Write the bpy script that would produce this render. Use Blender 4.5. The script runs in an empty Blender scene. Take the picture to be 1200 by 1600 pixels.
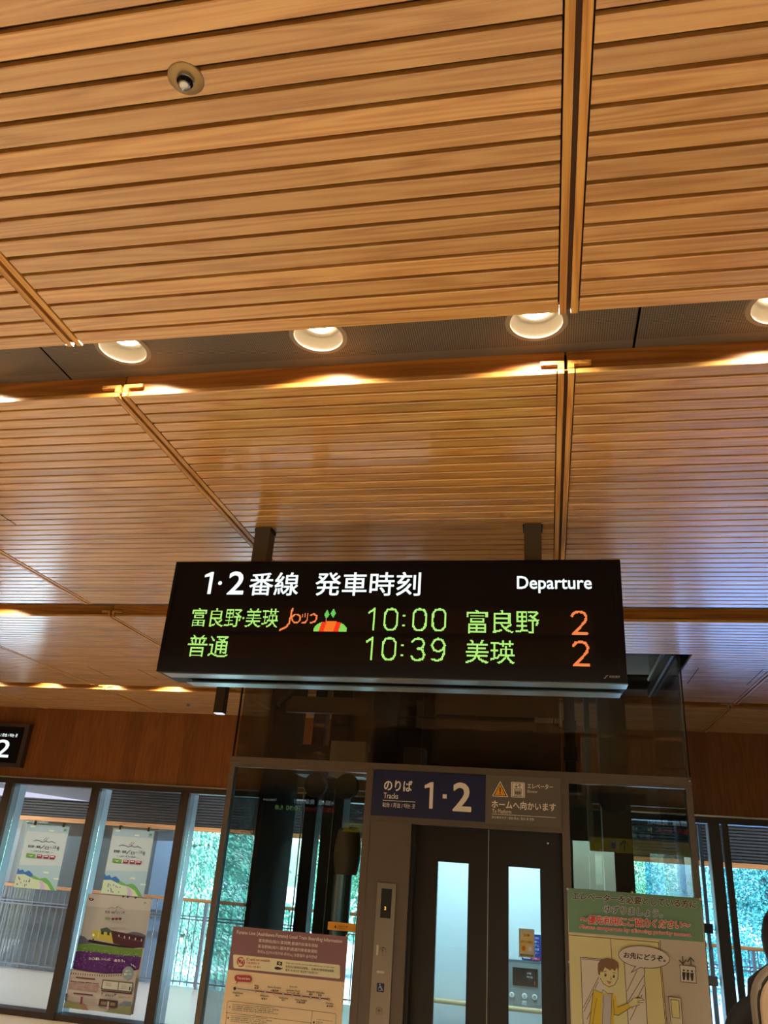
import bpy, math, random
import numpy as np
from mathutils import Vector, Matrix

C = bpy.context.scene
COL = C.collection
rnd = random.Random(7)

# ------------------------------------------------------------------ camera
EYE = 1.85
YAW, PITCH, ROLL, FPX = -0.21870637, 0.41829988, 0.07195624, 1218.74
cam = bpy.data.cameras.new('camera'); camo = bpy.data.objects.new('camera', cam); COL.objects.link(camo)
cy, sy, cp, sp = math.cos(YAW), math.sin(YAW), math.cos(PITCH), math.sin(PITCH)
F_ = Vector((sy*cp, cy*cp, sp)); R_ = Vector((cy, -sy, 0)); U_ = R_.cross(F_)
cr, sr = math.cos(ROLL), math.sin(ROLL)
Rr = cr*R_ + sr*U_; Ur = -sr*R_ + cr*U_
camo.matrix_world = Matrix(((Rr.x, Ur.x, -F_.x, 0), (Rr.y, Ur.y, -F_.y, 0), (Rr.z, Ur.z, -F_.z, EYE), (0, 0, 0, 1)))
cam.sensor_fit = 'HORIZONTAL'; cam.sensor_width = 36.0; cam.lens = 36.0*FPX/1200.0
cam.clip_start = 0.05; cam.clip_end = 300
C.camera = camo
C.view_settings.view_transform = 'Standard'; C.view_settings.look = 'None'
C.view_settings.gamma = 1.0; C.view_settings.use_curve_mapping = False
C.view_settings.exposure = 0.0
try:
    C.cycles.use_denoising = True
    C.cycles.max_bounces = 10; C.cycles.transparent_max_bounces = 24
    C.cycles.sample_clamp_indirect = 6.0
    C.cycles.caustics_reflective = False; C.cycles.caustics_refractive = False
except Exception:
    pass

# ------------------------------------------------------------------ sky and sun
W = bpy.data.worlds.new('world'); C.world = W; W.use_nodes = True
nt = W.node_tree; nt.nodes.clear()
wo = nt.nodes.new('ShaderNodeOutputWorld'); bg = nt.nodes.new('ShaderNodeBackground'); sk = nt.nodes.new('ShaderNodeTexSky')
sk.sky_type = 'NISHITA'; sk.sun_disc = False; sk.sun_elevation = math.radians(55); sk.sun_rotation = math.radians(200)
nt.links.new(sk.outputs[0], bg.inputs[0]); bg.inputs[1].default_value = 1.0
nt.links.new(bg.outputs[0], wo.inputs[0])
sun = bpy.data.lights.new('sun', 'SUN'); sun.energy = 30.0; sun.angle = 0.02; sun.color = (1, .97, .9)
suno = bpy.data.objects.new('sun', sun); COL.objects.link(suno)
suno.rotation_euler = (math.radians(38), 0, math.radians(-25))     # from behind the building, high

P_DOWN = 68.0          # one downlight's spot
LAMP_COL = (1.0, .82, .57)

# ------------------------------------------------------------------ helpers
def lin(c):
    if isinstance(c, str):
        c = c.lstrip('#'); c = [int(c[i:i+2], 16)/255 for i in (0, 2, 4)]
    return tuple(v/12.92 if v <= .04045 else ((v+.055)/1.055)**2.4 for v in c)

def nmat(name):
    m = bpy.data.materials.new(name); m.use_nodes = True; m.node_tree.nodes.clear()
    return m, m.node_tree.nodes, m.node_tree.links

def mat(name, col, rough=.5, metal=0.0, spec=.5, noise=0.0, nscale=20, bump=0.0, stretch=(1, 1, 1)):
    m, N, L = nmat(name)
    out = N.new('ShaderNodeOutputMaterial'); b = N.new('ShaderNodeBsdfPrincipled')
    c = lin(col)
    b.inputs['Base Color'].default_value = (*c, 1); b.inputs['Roughness'].default_value = rough
    b.inputs['Metallic'].default_value = metal; b.inputs['Specular IOR Level'].default_value = spec
    if noise or bump:
        tc = N.new('ShaderNodeTexCoord'); mp = N.new('ShaderNodeMapping'); mp.inputs['Scale'].default_value = stretch
        n = N.new('ShaderNodeTexNoise'); n.inputs['Scale'].default_value = nscale; n.inputs['Detail'].default_value = 4
        L.new(tc.outputs['Object'], mp.inputs[0]); L.new(mp.outputs[0], n.inputs['Vector'])
        if noise:
            r = N.new('ShaderNodeMapRange'); r.inputs[3].default_value = 1-noise; r.inputs[4].default_value = 1+noise
            mx = N.new('ShaderNodeVectorMath'); mx.operation = 'SCALE'; mx.inputs[0].default_value = c
            L.new(n.outputs['Fac'], r.inputs[0]); L.new(r.outputs[0], mx.inputs['Scale']); L.new(mx.outputs[0], b.inputs['Base Color'])
        if bump:
            bp = N.new('ShaderNodeBump'); bp.inputs['Strength'].default_value = bump; bp.inputs['Distance'].default_value = .003
            L.new(n.outputs['Fac'], bp.inputs['Height']); L.new(bp.outputs[0], b.inputs['Normal'])
    L.new(b.outputs[0], out.inputs[0])
    return m

def emit(name, col, s=1.0):
    m, N, L = nmat(name); out = N.new('ShaderNodeOutputMaterial'); e = N.new('ShaderNodeEmission')
    e.inputs[0].default_value = (*lin(col), 1); e.inputs[1].default_value = s; L.new(e.outputs[0], out.inputs[0]); return m

def glass(name, tint, refl=1.0, rough=0.0, haze=0.0, hazecol=(.5, .5, .55)):
    m, N, L = nmat(name); out = N.new('ShaderNodeOutputMaterial')
    t = N.new('ShaderNodeBsdfTransparent'); t.inputs[0].default_value = (*tint, 1)
    g = N.new('ShaderNodeBsdfGlossy'); g.inputs['Roughness'].default_value = rough; g.inputs[0].default_value = (.95, .97, 1, 1)
    f = N.new('ShaderNodeFresnel'); f.inputs[0].default_value = 1.5
    mu = N.new('ShaderNodeMath'); mu.operation = 'MULTIPLY'; mu.inputs[1].default_value = refl
    mx = N.new('ShaderNodeMixShader'); L.new(f.outputs[0], mu.inputs[0]); L.new(mu.outputs[0], mx.inputs[0])
    if haze:
        d = N.new('ShaderNodeBsdfDiffuse'); d.inputs[0].default_value = (*hazecol, 1)
        m2 = N.new('ShaderNodeMixShader'); m2.inputs[0].default_value = haze
        L.new(t.outputs[0], m2.inputs[1]); L.new(d.outputs[0], m2.inputs[2]); L.new(m2.outputs[0], mx.inputs[1])
    else:
        L.new(t.outputs[0], mx.inputs[1])
    L.new(g.outputs[0], mx.inputs[2]); L.new(mx.outputs[0], out.inputs[0]); return m

def wood(name, dark, mid, light, axis='X', rough=.36, spec=.5, fscale=1.0, plank=0.0, coat=0.0):
    """oak-like grain running along an axis; tone varies per object and per vertex value 'rnd'"""
    m, N, L = nmat(name)
    out = N.new('ShaderNodeOutputMaterial'); b = N.new('ShaderNodeBsdfPrincipled'); b.inputs['Roughness'].default_value = rough
    b.inputs['Specular IOR Level'].default_value = spec
    tc = N.new('ShaderNodeTexCoord'); oi = N.new('ShaderNodeObjectInfo'); at = N.new('ShaderNodeAttribute'); at.attribute_name = 'rnd'
    ad = N.new('ShaderNodeMath'); L.new(oi.outputs['Random'], ad.inputs[0]); L.new(at.outputs['Fac'], ad.inputs[1])
    rv = ad.outputs[0]
    if plank:                                          # veneer leaves of one width side by side
        sx = N.new('ShaderNodeSeparateXYZ'); L.new(tc.outputs['Object'], sx.inputs[0])
        dv = N.new('ShaderNodeMath'); dv.operation = 'DIVIDE'; dv.inputs[1].default_value = plank; L.new(sx.outputs[0], dv.inputs[0])
        fl = N.new('ShaderNodeMath'); fl.operation = 'FLOOR'; L.new(dv.outputs[0], fl.inputs[0])
        wn = N.new('ShaderNodeTexWhiteNoise'); wn.noise_dimensions = '1D'; L.new(fl.outputs[0], wn.inputs['W'])
        a2 = N.new('ShaderNodeMath'); L.new(rv, a2.inputs[0]); L.new(wn.outputs['Value'], a2.inputs[1]); rv = a2.outputs[0]
    ws = N.new('ShaderNodeMath'); ws.operation = 'MULTIPLY'; ws.inputs[1].default_value = 37.0; L.new(rv, ws.inputs[0])
    def nz(sc, vec, det):
        mp = N.new('ShaderNodeMapping'); mp.inputs['Scale'].default_value = vec if axis == 'X' else ((vec[1], vec[0], vec[2]) if axis == 'Y' else (vec[1], vec[1], vec[0]))
        n = N.new('ShaderNodeTexNoise'); n.noise_dimensions = '4D'; n.inputs['Scale'].default_value = sc*fscale; n.inputs['Detail'].default_value = det
        L.new(tc.outputs['Object'], mp.inputs[0]); L.new(mp.outputs[0], n.inputs['Vector']); L.new(ws.outputs[0], n.inputs['W']); return n.outputs['Fac']
    big = nz(2.0, (.26, 5.5, 5.5), 2.0)
    m1 = N.new('ShaderNodeMath'); m1.operation = 'MULTIPLY'; m1.inputs[1].default_value = 80.0; L.new(big, m1.inputs[0])
    s1 = N.new('ShaderNodeMath'); s1.operation = 'SINE'; L.new(m1.outputs[0], s1.inputs[0])
    rs = N.new('ShaderNodeMapRange'); rs.inputs[1].default_value = -1; rs.inputs[2].default_value = 1; L.new(s1.outputs[0], rs.inputs[0])
    fine = nz(9, (.5, 40, 40), 3)
    mxf = N.new('ShaderNodeMix'); mxf.data_type = 'FLOAT'; mxf.inputs[0].default_value = .64
    L.new(rs.outputs[0], mxf.inputs[2]); L.new(fine, mxf.inputs[3])
    rp = N.new('ShaderNodeValToRGB'); e = rp.color_ramp.elements
    e[0].position = .12; e[0].color = (*lin(dark), 1); e[1].position = .85; e[1].color = (*lin(light), 1)
    k = e.new(.42); k.color = (*lin(mid), 1)
    L.new(mxf.outputs[0], rp.inputs[0])
    # tone per piece
    wv = N.new('ShaderNodeTexWhiteNoise'); wv.noise_dimensions = '1D'; L.new(ws.outputs[0], wv.inputs['W'])
    tr = N.new('ShaderNodeMapRange'); tr.inputs[3].default_value = .84; tr.inputs[4].default_value = 1.15; L.new(wv.outputs['Value'], tr.inputs[0])
    sc = N.new('ShaderNodeVectorMath'); sc.operation = 'SCALE'; L.new(rp.outputs[0], sc.inputs[0]); L.new(tr.outputs[0], sc.inputs['Scale'])
    b.inputs['Coat Weight'].default_value = coat; b.inputs['Coat Roughness'].default_value = .2; b.inputs['Coat IOR'].default_value = 2.0
    L.new(sc.outputs[0], b.inputs['Base Color'])
    bp = N.new('ShaderNodeBump'); bp.inputs['Strength'].default_value = .25; bp.inputs['Distance'].default_value = .001
    L.new(mxf.outputs[0], bp.inputs['Height']); L.new(bp.outputs[0], b.inputs['Normal'])
    L.new(b.outputs[0], out.inputs[0]); return m

def colattr(name, emis=0.0, rough=.45, spec=.4, gain=None):
    m, N, L = nmat(name); out = N.new('ShaderNodeOutputMaterial'); a = N.new('ShaderNodeAttribute'); a.attribute_name = 'Col'
    if emis:
        b = N.new('ShaderNodeEmission'); b.inputs[1].default_value = emis; L.new(a.outputs['Color'], b.inputs[0])
    else:
        b = N.new('ShaderNodeBsdfPrincipled'); b.inputs['Roughness'].default_value = rough; b.inputs['Specular IOR Level'].default_value = spec
        if gain:
            g = N.new('ShaderNodeVectorMath'); g.operation = 'MULTIPLY'; g.inputs[1].default_value = gain
            mn = N.new('ShaderNodeVectorMath'); mn.operation = 'MINIMUM'; mn.inputs[1].default_value = (.86, .86, .86)
            L.new(a.outputs['Color'], g.inputs[0]); L.new(g.outputs[0], mn.inputs[0]); L.new(mn.outputs[0], b.inputs['Base Color'])
        else: L.new(a.outputs['Color'], b.inputs['Base Color'])
    L.new(b.outputs[0], out.inputs[0]); return m

M = {}
M['slat'] = wood('lacquered_oak_slats', '#a86e2c', '#cc9248', '#deae62', coat=1.0)
M['rail'] = wood('lacquered_oak_rails', '#9c6224', '#c88e44', '#deae60', axis='Y')
M['fascia'] = wood('oak_fascia', '#75461a', '#a0652a', '#bd8038')
M['header'] = wood('dark_oak_veneer', '#744522', '#845028', '#925d30', axis='Z', plank=.19, rough=.5, spec=.3)
M['handrail'] = wood('handrail_wood', '#8a5026', '#b87a48', '#c98d58')
M['strip'] = mat('joint_strip_brown', '#4c2d16', .6)
M['backing'] = mat('brown_black_backing', '#28190d', .9)
M['plenum'] = mat('plenum_dark', '#15110e', .9)
M['reflector'] = mat('cream_reflector', '#6b6254', .5)
M['ring'] = mat('beige_trim_ring', '#8d7f70', .45)
M['lamp'] = emit('led_disc', '#ffe6bc', 34)
M['white'] = mat('white_paint', '#e6e4de', .5)
M['floor'] = mat('beige_granite_floor', '#d2cabc', .35, noise=.10, nscale=60)
M['wallw'] = mat('plain_wall', '#a8a095', .7)
M['wallb'] = mat('dark_back_wall', '#54483c', .7)
M['bronze'] = mat('dark_bronze_aluminium', '#3c322a', .42, metal=.3)
M['alum'] = mat('blue_grey_aluminium', '#7d8b95', .35, metal=.4)
M['steelbrown'] = mat('brown_grey_steel', '#6a5f55', .38, metal=.35, noise=.04, nscale=3)
M['doorbrown'] = mat('dark_brown_door_steel', '#2e2621', .34, metal=.4)
M['shaftbrown'] = mat('shaft_brown_panel', '#75624e', .5, metal=.1)
M['shaftdark'] = mat('shaft_dark_steel', '#26211d', .55)
M['shaftbeige'] = mat('machine_beige', '#a09078', .5)
M['steel'] = mat('stainless_steel', '#c3c6c8', .22, metal=1)
M['brushed'] = mat('brushed_stainless', '#94887a', .34, metal=1, bump=.1, nscale=40, stretch=(40, 40, 1))
M['signblack'] = mat('sign_black', '#0c0a12', .5, spec=.2)
M['signsoft'] = mat('sign_face_black', '#0b0910', .5, spec=.15)
M['ledbg'] = mat('led_screen_brown', '#1a120c', .6, spec=.15)
M['underside'] = mat('pale_aluminium', '#b4c4cc', .28, metal=.9)
M['post'] = mat('sign_post_grey', '#5a534a', .5, metal=.2)
M['black'] = mat('black_satin', '#0b0b0c', .4)
M['rubber'] = mat('black_rubber', '#0a0a0a', .7)
M['carwall'] = mat('car_wall_white', '#e2edf0', .35)
M['carpanel'] = mat('car_panel_grey', '#9fa5a6', .35, metal=.3)
M['carrail'] = mat('car_handrail', '#d8b888', .4)
M['gap'] = mat('seam_black', '#080605', .9)
M['grey_ext'] = mat('grey_exterior_board', '#7b7a7a', .7, noise=.12, nscale=6, stretch=(1, 1, 8))
M['grey_col'] = mat('lavender_grey_column', '#8d8794', .5)
M['pale_col'] = mat('pale_blue_panel', '#b9c6e4', .45)
M['baluster'] = mat('grey_baluster', '#6d7682', .4, metal=.4)
M['louvre'] = mat('dark_louvre', '#131519', .5)
M['soffit'] = mat('grey_soffit', '#6a6c74', .6)
M['corridor'] = mat('speckled_corridor_floor', '#c6b8a6', .3, noise=.25, nscale=45)
M['lawn'] = mat('pale_paving_and_lawn', '#e2e2ea', .8, noise=.12, nscale=.6)
M['bark'] = mat('bark', '#5a4a3e', .8)
M['leafA'] = mat('conifer_needles', '#66ab94', .6, noise=.35, nscale=1.5)
M['leafB'] = mat('broad_leaves', '#64a888', .6, noise=.35, nscale=1.5)
M['gl_front'] = glass('elevator_clear_glass', (.85, .91, .90), 1.0)
M['gl_up'] = glass('elevator_smoked_glass', (.78, .78, .77), .6)
M['sidebrown'] = mat('shaft_side_brown', '#2c2118', .7, spec=.2)
M['gl_side'] = glass('side_glass_tint', (.93, .95, .95), .7)
M['gl_win'] = glass('window_glass', (.93, .97, .98), .8, haze=.035, hazecol=(.62, .66, .75))
M['gl_cyan'] = glass('outer_cyan_glass', (.88, .97, 1.0), .5)
M['gl_blue'] = glass('outer_blue_glass', (.50, .72, 1.0), .5)
M['gl_back'] = glass('back_window_glass', (.70, .85, .86), .6)
M['gl_door'] = glass('door_vision_glass', (.90, .97, .97), .8)
M['print'] = colattr('flat_print')
M['printgloss'] = colattr('flat_print_satin', rough=.3, gain=(1.9, 2.1, 2.4))
M['led'] = colattr('led_dots', emis=1.25)
M['lit'] = colattr('backlit_lettering', emis=1.15)
M['printwin'] = colattr('flat_print_window', gain=(.92, 1.06, 1.32))
M['paper'] = mat('poster_paper', '#c9c2b4', .5)

# perforated metal tray
def perforated():
    m, N, L = nmat('perforated_grey_tray'); out = N.new('ShaderNodeOutputMaterial'); b = N.new('ShaderNodeBsdfPrincipled')
    b.inputs['Roughness'].default_value = .45; b.inputs['Metallic'].default_value = .2
    tc = N.new('ShaderNodeTexCoord'); sp_ = N.new('ShaderNodeSeparateXYZ'); L.new(tc.outputs['Object'], sp_.inputs[0])
    vals = []
    for i in (0, 1):
        d = N.new('ShaderNodeMath'); d.operation = 'MULTIPLY'; d.inputs[1].default_value = 2*math.pi/.0075; L.new(sp_.outputs[i], d.inputs[0])
        s = N.new('ShaderNodeMath'); s.operation = 'SINE'; L.new(d.outputs[0], s.inputs[0]); vals.append(s)
    ml = N.new('ShaderNodeMath'); L.new(vals[0].outputs[0], ml.inputs[0]); L.new(vals[1].outputs[0], ml.inputs[1])
    gt = N.new('ShaderNodeMath'); gt.operation = 'GREATER_THAN'; gt.inputs[1].default_value = .75; L.new(ml.outputs[0], gt.inputs[0])
    # solid margin near both long edges (object origin is the slot's centre line)
    ab = N.new('ShaderNodeMath'); ab.operation = 'ABSOLUTE'; L.new(sp_.outputs[1], ab.inputs[0])
    lt = N.new('ShaderNodeMath'); lt.operation = 'LESS_THAN'; lt.inputs[1].default_value = .125; L.new(ab.outputs[0], lt.inputs[0])
    mm = N.new('ShaderNodeMath'); mm.operation = 'MULTIPLY'; L.new(gt.outputs[0], mm.inputs[0]); L.new(lt.outputs[0], mm.inputs[1])
    mx = N.new('ShaderNodeMix'); mx.data_type = 'RGBA'; mx.inputs[6].default_value = (*lin('#6f665c'), 1); mx.inputs[7].default_value = (*lin('#120f0d'), 1)
    L.new(mm.outputs[0], mx.inputs[0]); L.new(mx.outputs[2], b.inputs['Base Color']); L.new(b.outputs[0], out.inputs[0]); return m
M['tray'] = perforated()

# ------------------------------------------------------------------ object helpers
ORG = {}
def org(o):
    return ORG.get(o.name, Vector((0, 0, 0))) if o else Vector((0, 0, 0))

def tag(o, label=None, cat=None, group=None, kind=None):
    if label: o['label'] = label
    if cat: o['category'] = cat
    if group: o['group'] = group
    if kind: o['kind'] = kind
    return o

def thing(name, loc, label=None, cat=None, group=None, kind=None):
    o = bpy.data.objects.new(name, None); COL.objects.link(o); o.location = loc; o.empty_display_size = .1
    ORG[o.name] = Vector(loc); return tag(o, label, cat, group, kind)

class MB:
    """collects faces in world coordinates; build() links ONE mesh object"""
    def __init__(s): s.v = []; s.f = []; s.r = []; s.rv = 0.0; s.c = []
    def add(s, vs, fs):
        b = len(s.v); s.v += [tuple(v) for v in vs]; s.f += [tuple(b+i for i in f) for f in fs]; s.r += [s.rv]*len(vs); return s
    def box(s, x0, x1, y0, y1, z0, z1):
        v = [(x, y, z) for z in (z0, z1) for y in (y0, y1) for x in (x0, x1)]
        return s.add(v, [(0, 2, 3, 1), (4, 5, 7, 6), (0, 1, 5, 4), (2, 6, 7, 3), (0, 4, 6, 2), (1, 3, 7, 5)])
    def prism(s, pts, d0, d1, axis='Y'):
        """2-D outline (CCW in x,z when axis Y) extruded along the axis"""
        n = len(pts)
        def P(a, b, d): return (a, d, b) if axis == 'Y' else ((d, a, b) if axis == 'X' else (a, b, d))
        v = [P(a, b, d0) for a, b in pts] + [P(a, b, d1) for a, b in pts]
        return s.add(v, [tuple(range(n)), tuple(range(2*n-1, n-1, -1))] + [(i, i+n, (i+1) % n+n, (i+1) % n) for i in range(n)])
    def lathe(s, c, prof, n=24, axis='Z', cap0=False, cap1=False):
        v = []; f = []
        for r, h in prof:
            for k in range(n):
                a = 2*math.pi*k/n; p, q = r*math.cos(a), r*math.sin(a)
                o = (p, q, h) if axis == 'Z' else ((p, h, q) if axis == 'Y' else (h, p, q))
                v.append((c[0]+o[0], c[1]+o[1], c[2]+o[2]))
        for i in range(len(prof)-1):
            for k in range(n):
                f.append((i*n+k, i*n+(k+1) % n, (i+1)*n+(k+1) % n, (i+1)*n+k))
        if cap0: f.append(tuple(range(n-1, -1, -1)))
        if cap1: f.append(tuple((len(prof)-1)*n+k for k in range(n)))
        return s.add(v, f)
    def cyl(s, c, r, h, n=20, axis='Z'):
        return s.lathe(c, [(r, 0), (r, h)], n, axis, True, True)
    def tube(s, pts, r, n=8):
        pts = [Vector(p) for p in pts]; rings = []
        for i, p in enumerate(pts):
            t = (pts[min(i+1, len(pts)-1)]-pts[max(i-1, 0)]).normalized()
            a = t.orthogonal().normalized() if abs(t.z) > .9 else t.cross(Vector((0, 0, 1))).normalized(); b = t.cross(a)
            rr = r[i] if isinstance(r, (list, tuple)) else r
            rings.append([p+rr*(math.cos(2*math.pi*k/n)*a+math.sin(2*math.pi*k/n)*b) for k in range(n)])
        v = [q for g in rings for q in g]; f = []
        for i in range(len(pts)-1):
            for k in range(n): f.append((i*n+k, i*n+(k+1) % n, (i+1)*n+(k+1) % n, (i+1)*n+k))
        f.append(tuple(range(n-1, -1, -1))); f.append(tuple((len(pts)-1)*n+k for k in range(n)))
        return s.add(v, f)
    def build(s, name, m, parent=None, at=None, smooth=False, bevel=0, **kw):
        base = Vector(at) if at is not None else org(parent)
        me = bpy.data.meshes.new(name)
        me.from_pydata([(x-base.x, y-base.y, z-base.z) for x, y, z in s.v], [], s.f); me.validate(); me.update()
        if any(s.r):
            a = me.attributes.new('rnd', 'FLOAT', 'POINT')
            if len(a.data) == len(s.r): a.data.foreach_set('value', s.r)
        me.materials.append(m)
        if smooth: me.shade_smooth()
        o = bpy.data.objects.new(name, me); COL.objects.link(o)
        if parent is not None:
            o.parent = parent; o.location = base-org(parent)
        else:
            o.location = base
        ORG[o.name] = base
        if bevel:
            bv = o.modifiers.new('bevel', 'BEVEL'); bv.width = bevel; bv.segments = 2; bv.limit_method = 'ANGLE'
        return tag(o, **kw)

def clone(o, parent, loc, name=None):
    c = o.copy(); COL.objects.link(c); c.parent = parent; c.location = loc
    if name: c.name = name
    return c

# ------------------------------------------------------------------ flat print: text and shapes
_tc = {}
def text_tris(s, bold=0.0):
    key = (s, bold)
    if key in _tc: return _tc[key]
    cu = bpy.data.curves.new('t', 'FONT'); cu.body = s; cu.size = 1; cu.resolution_u = 3; 
    o = bpy.data.objects.new('t', cu); me = o.to_mesh(); me.calc_loop_triangles()
    v = np.empty(len(me.vertices)*3); me.vertices.foreach_get('co', v); v = v.reshape(-1, 3)[:, :2].copy()
    t = np.empty(len(me.loop_triangles)*3, dtype=np.int32); me.loop_triangles.foreach_get('vertices', t); t = t.reshape(-1, 3).copy()
    o.to_mesh_clear(); bpy.data.objects.remove(o); bpy.data.curves.remove(cu)
    if bold and len(v):                                # heavier weight: the glyph laid over itself, shifted all round
        n0 = len(v); vs = []; ts = []
        ks = 8 if bold >= .015 else 4
        for k in range(ks):
            an = 2*math.pi*(k+.5)/ks; vs.append(v+np.array([math.cos(an), math.sin(an)])*bold); ts.append(t+n0*k)
        v = np.concatenate(vs); t = np.concatenate(ts)
    _tc[key] = (v, t); return v, t

def text_n(bold, n): return n//(8 if bold >= .015 else 4) if bold else 0

class Art:
    """flat print in the x-z plane at depth y, each next shape 0.2 mm nearer to the viewer (-y side)"""
    def __init__(s, y, H=None): s.y = y; s.k = 0; s.v = []; s.f = []; s.c = []; s.H = H
    def m(s, p):
        if s.H is None: return p
        x, y = p; h = s.H; w = h[2][0]*x+h[2][1]*y+h[2][2]
        return ((h[0][0]*x+h[0][1]*y+h[0][2])/w, (h[1][0]*x+h[1][1]*y+h[1][2])/w)
    def raw(s, vs, fs, col, per=0):
        b = len(s.v); s.k += 1; yy = s.y-.0002*s.k
        s.v += [(float(p[0]), yy-(.00002*(i//per) if per else 0), float(p[1])) for i, p in enumerate(vs)]; s.f += [tuple(int(b+i) for i in f) for f in fs]; s.c += [lin(col)]*len(fs)
    def poly(s, pts, col):
        from mathutils.geometry import tessellate_polygon
        q = [s.m(p) for p in pts]
        tr = tessellate_polygon([[Vector((a, b, 0)) for a, b in q]])
        s.raw(q, tr, col)
    def rect(s, x0, z0, x1, z1, col): s.poly([(x0, z0), (x1, z0), (x1, z1), (x0, z1)], col)
    def ell(s, cx, cz, rx, rz, col, n=24, a0=0, a1=2*math.pi, rot=0):
        pts = []
        for k in range(n if a1-a0 > 6.28 else n+1):
            a = a0+(a1-a0)*k/n; x, z = rx*math.cos(a), rz*math.sin(a)
            pts.append((cx+x*math.cos(rot)-z*math.sin(rot), cz+x*math.sin(rot)+z*math.cos(rot)))
        s.poly(pts, col)
    def rrect(s, x0, z0, x1, z1, r, col, n=5):
        pts = []
        for cx, cz, a in ((x1-r, z1-r, 0), (x0+r, z1-r, 1), (x0+r, z0+r, 2), (x1-r, z0+r, 3)):
            for k in range(n+1):
                t = (a+k/n)*math.pi/2; pts.append((cx+r*math.cos(t), cz+r*math.sin(t)))
        s.poly(pts, col)
    def line(s, pts, w, col, closed=False):
        q = [Vector(s.m(p)) for p in pts]
        if closed: q.append(q[0])
        vs = []; fs = []
        for a, b in zip(q[:-1], q[1:]):
            d = (b-a)
            if d.length < 1e-7: continue
            d.normalize(); n = Vector((-d.y, d.x))*w/2; a2 = a-d*w*.35; b2 = b+d*w*.35
            i = len(vs); vs += [a2+n, b2+n, b2-n, a2-n]; fs.append((i, i+1, i+2, i+3))
        if vs: s.raw(vs, fs, col)
    def ring(s, cx, cz, rx, rz, w, col, n=24):
        s.line([(cx+rx*math.cos(2*math.pi*k/n), cz+rz*math.sin(2*math.pi*k/n)) for k in range(n)], w, col, True)
    def text(s, t, x0, z0, x1, z1, col, bold=0.0, keep=False, rot=0.0):
        """fits the inked box of the text into x0..x1, z0..z1 (before any homography)"""
        if t == '1' and s.H is None:                   # numeral one with a flag
            w, h = x1-x0, z1-z0; b = w*.40
            s.poly([(x1-b, z0), (x1, z0), (x1, z1), (x1-b*.75, z1), (x0, z1-h*.13), (x0, z1-h*.25), (x1-b, z1-h*.20)], col); return
        v, tr = text_tris(t, bold)
        if len(v) == 0: return
        lo, hi = v.min(0)+bold, v.max(0)-bold; sx = (x1-x0)/(hi[0]-lo[0]); sz = (z1-z0)/(hi[1]-lo[1])
        q = np.stack([x0+(v[:, 0]-lo[0])*sx, z0+(v[:, 1]-lo[1])*sz], 1)
        if rot:
            q[:, 1] += (q[:, 0]-x0)*math.tan(rot)
        q = [s.m(p) for p in q]
        s.raw(q, tr, col, text_n(bold, len(q)))
    def build(s, name, m, parent, **kw):
        me = bpy.data.meshes.new(name); b = org(parent)
        me.from_pydata([(x-b.x, y-b.y, z-b.z) for x, y, z in s.v], [], s.f)
        ca = me.color_attributes.new('Col', 'FLOAT_COLOR', 'CORNER')
        data = []
        for p, c in zip(me.polygons, s.c): data += [c[0], c[1], c[2], 1.0]*p.loop_total
        ca.data.foreach_set('color', data); me.materials.append(m)
        o = bpy.data.objects.new(name, me); COL.objects.link(o); o.parent = parent; ORG[o.name] = b
        return tag(o, **kw)

def homog(src, dst):
    A = []; B = []
    for (x, y), (u, v) in zip(src, dst):
        A.append([x, y, 1, 0, 0, 0, -u*x, -u*y]); B.append(u); A.append([0, 0, 0, x, y, 1, -v*x, -v*y]); B.append(v)
    h = np.linalg.solve(np.array(A, float), np.array(B, float)); return [[h[0], h[1], h[2]], [h[3], h[4], h[5]], [h[6], h[7], 1.0]]

def lerp(a, b, t): return a+(b-a)*t

# ================================================================== THE SETTING
CZ = 3.35                      # underside of the slats
JX = [.0868+1.607*k for k in range(-6, 5)]       # joints between panels across the hall
PITCH_S, GAPW, NS = .0689, .0125, 37
TRAYZ = 3.443
XW0, XW1, YB, YF = JX[0], JX[-1], -9.6, 9.25
ROWS = [(2.218+2.85*k, 4.753+2.85*k) for k in range(-4, 2)] + [(7.862, 9.25)]   # panels along the hall
SHAFT = (-2.45, 1.05, 5.905, 7.572)               # opening in the ceiling for the lift shaft

fl = MB().box(XW0, XW1, YB, 9.2, -.25, 0).build('floor', M['floor'], kind='structure')
MB().box(XW0-.3, XW1+.3, YB-.3, 12.9, 4.35, 4.6).build('roof_slab', M['plenum'], kind='structure')
MB().box(XW0-.25, XW0, YB, YF, 0, 4.35).build('wall_left', M['wallw'], kind='structure')
MB().box(XW1, XW1+.25, YB, YF, 0, 4.35).build('wall_right', M['wallw'], kind='structure')
bw = MB(); bw.box(XW0, XW1, YB-.25, YB, 2.6, 4.35); bw.box(XW0, XW1, YB-.25, YB, 0, .12)
bx_ = XW0
for wx0, wx1 in ((-4.15, -3.95), (.6, 1.6), (3.2, 4.3)):      # glazed bays between solid wall
    bw.box(bx_, wx0, YB-.25, YB, .12, 2.6); bx_ = wx1
bw.box(bx_, XW1, YB-.25, YB, .12, 2.6)
bw.build('wall_back', M['wallb'], kind='structure')
MB().box(XW0, XW1, YB-.14, YB-.13, .12, 2.6).build('window_19', M['gl_back'], kind='structure')

ceiling = thing('ceiling', (0, 0, CZ), kind='structure')

def slat_prism(mb, x0, x1, y0, y1):
    c = .0025; z0, z1 = CZ, CZ+.018
    mb.prism([(y0+c, z0), (y1-c, z0), (y1, z0+c), (y1, z1), (y0, z1), (y0, z0+c)], x0, x1, axis='X')

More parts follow.
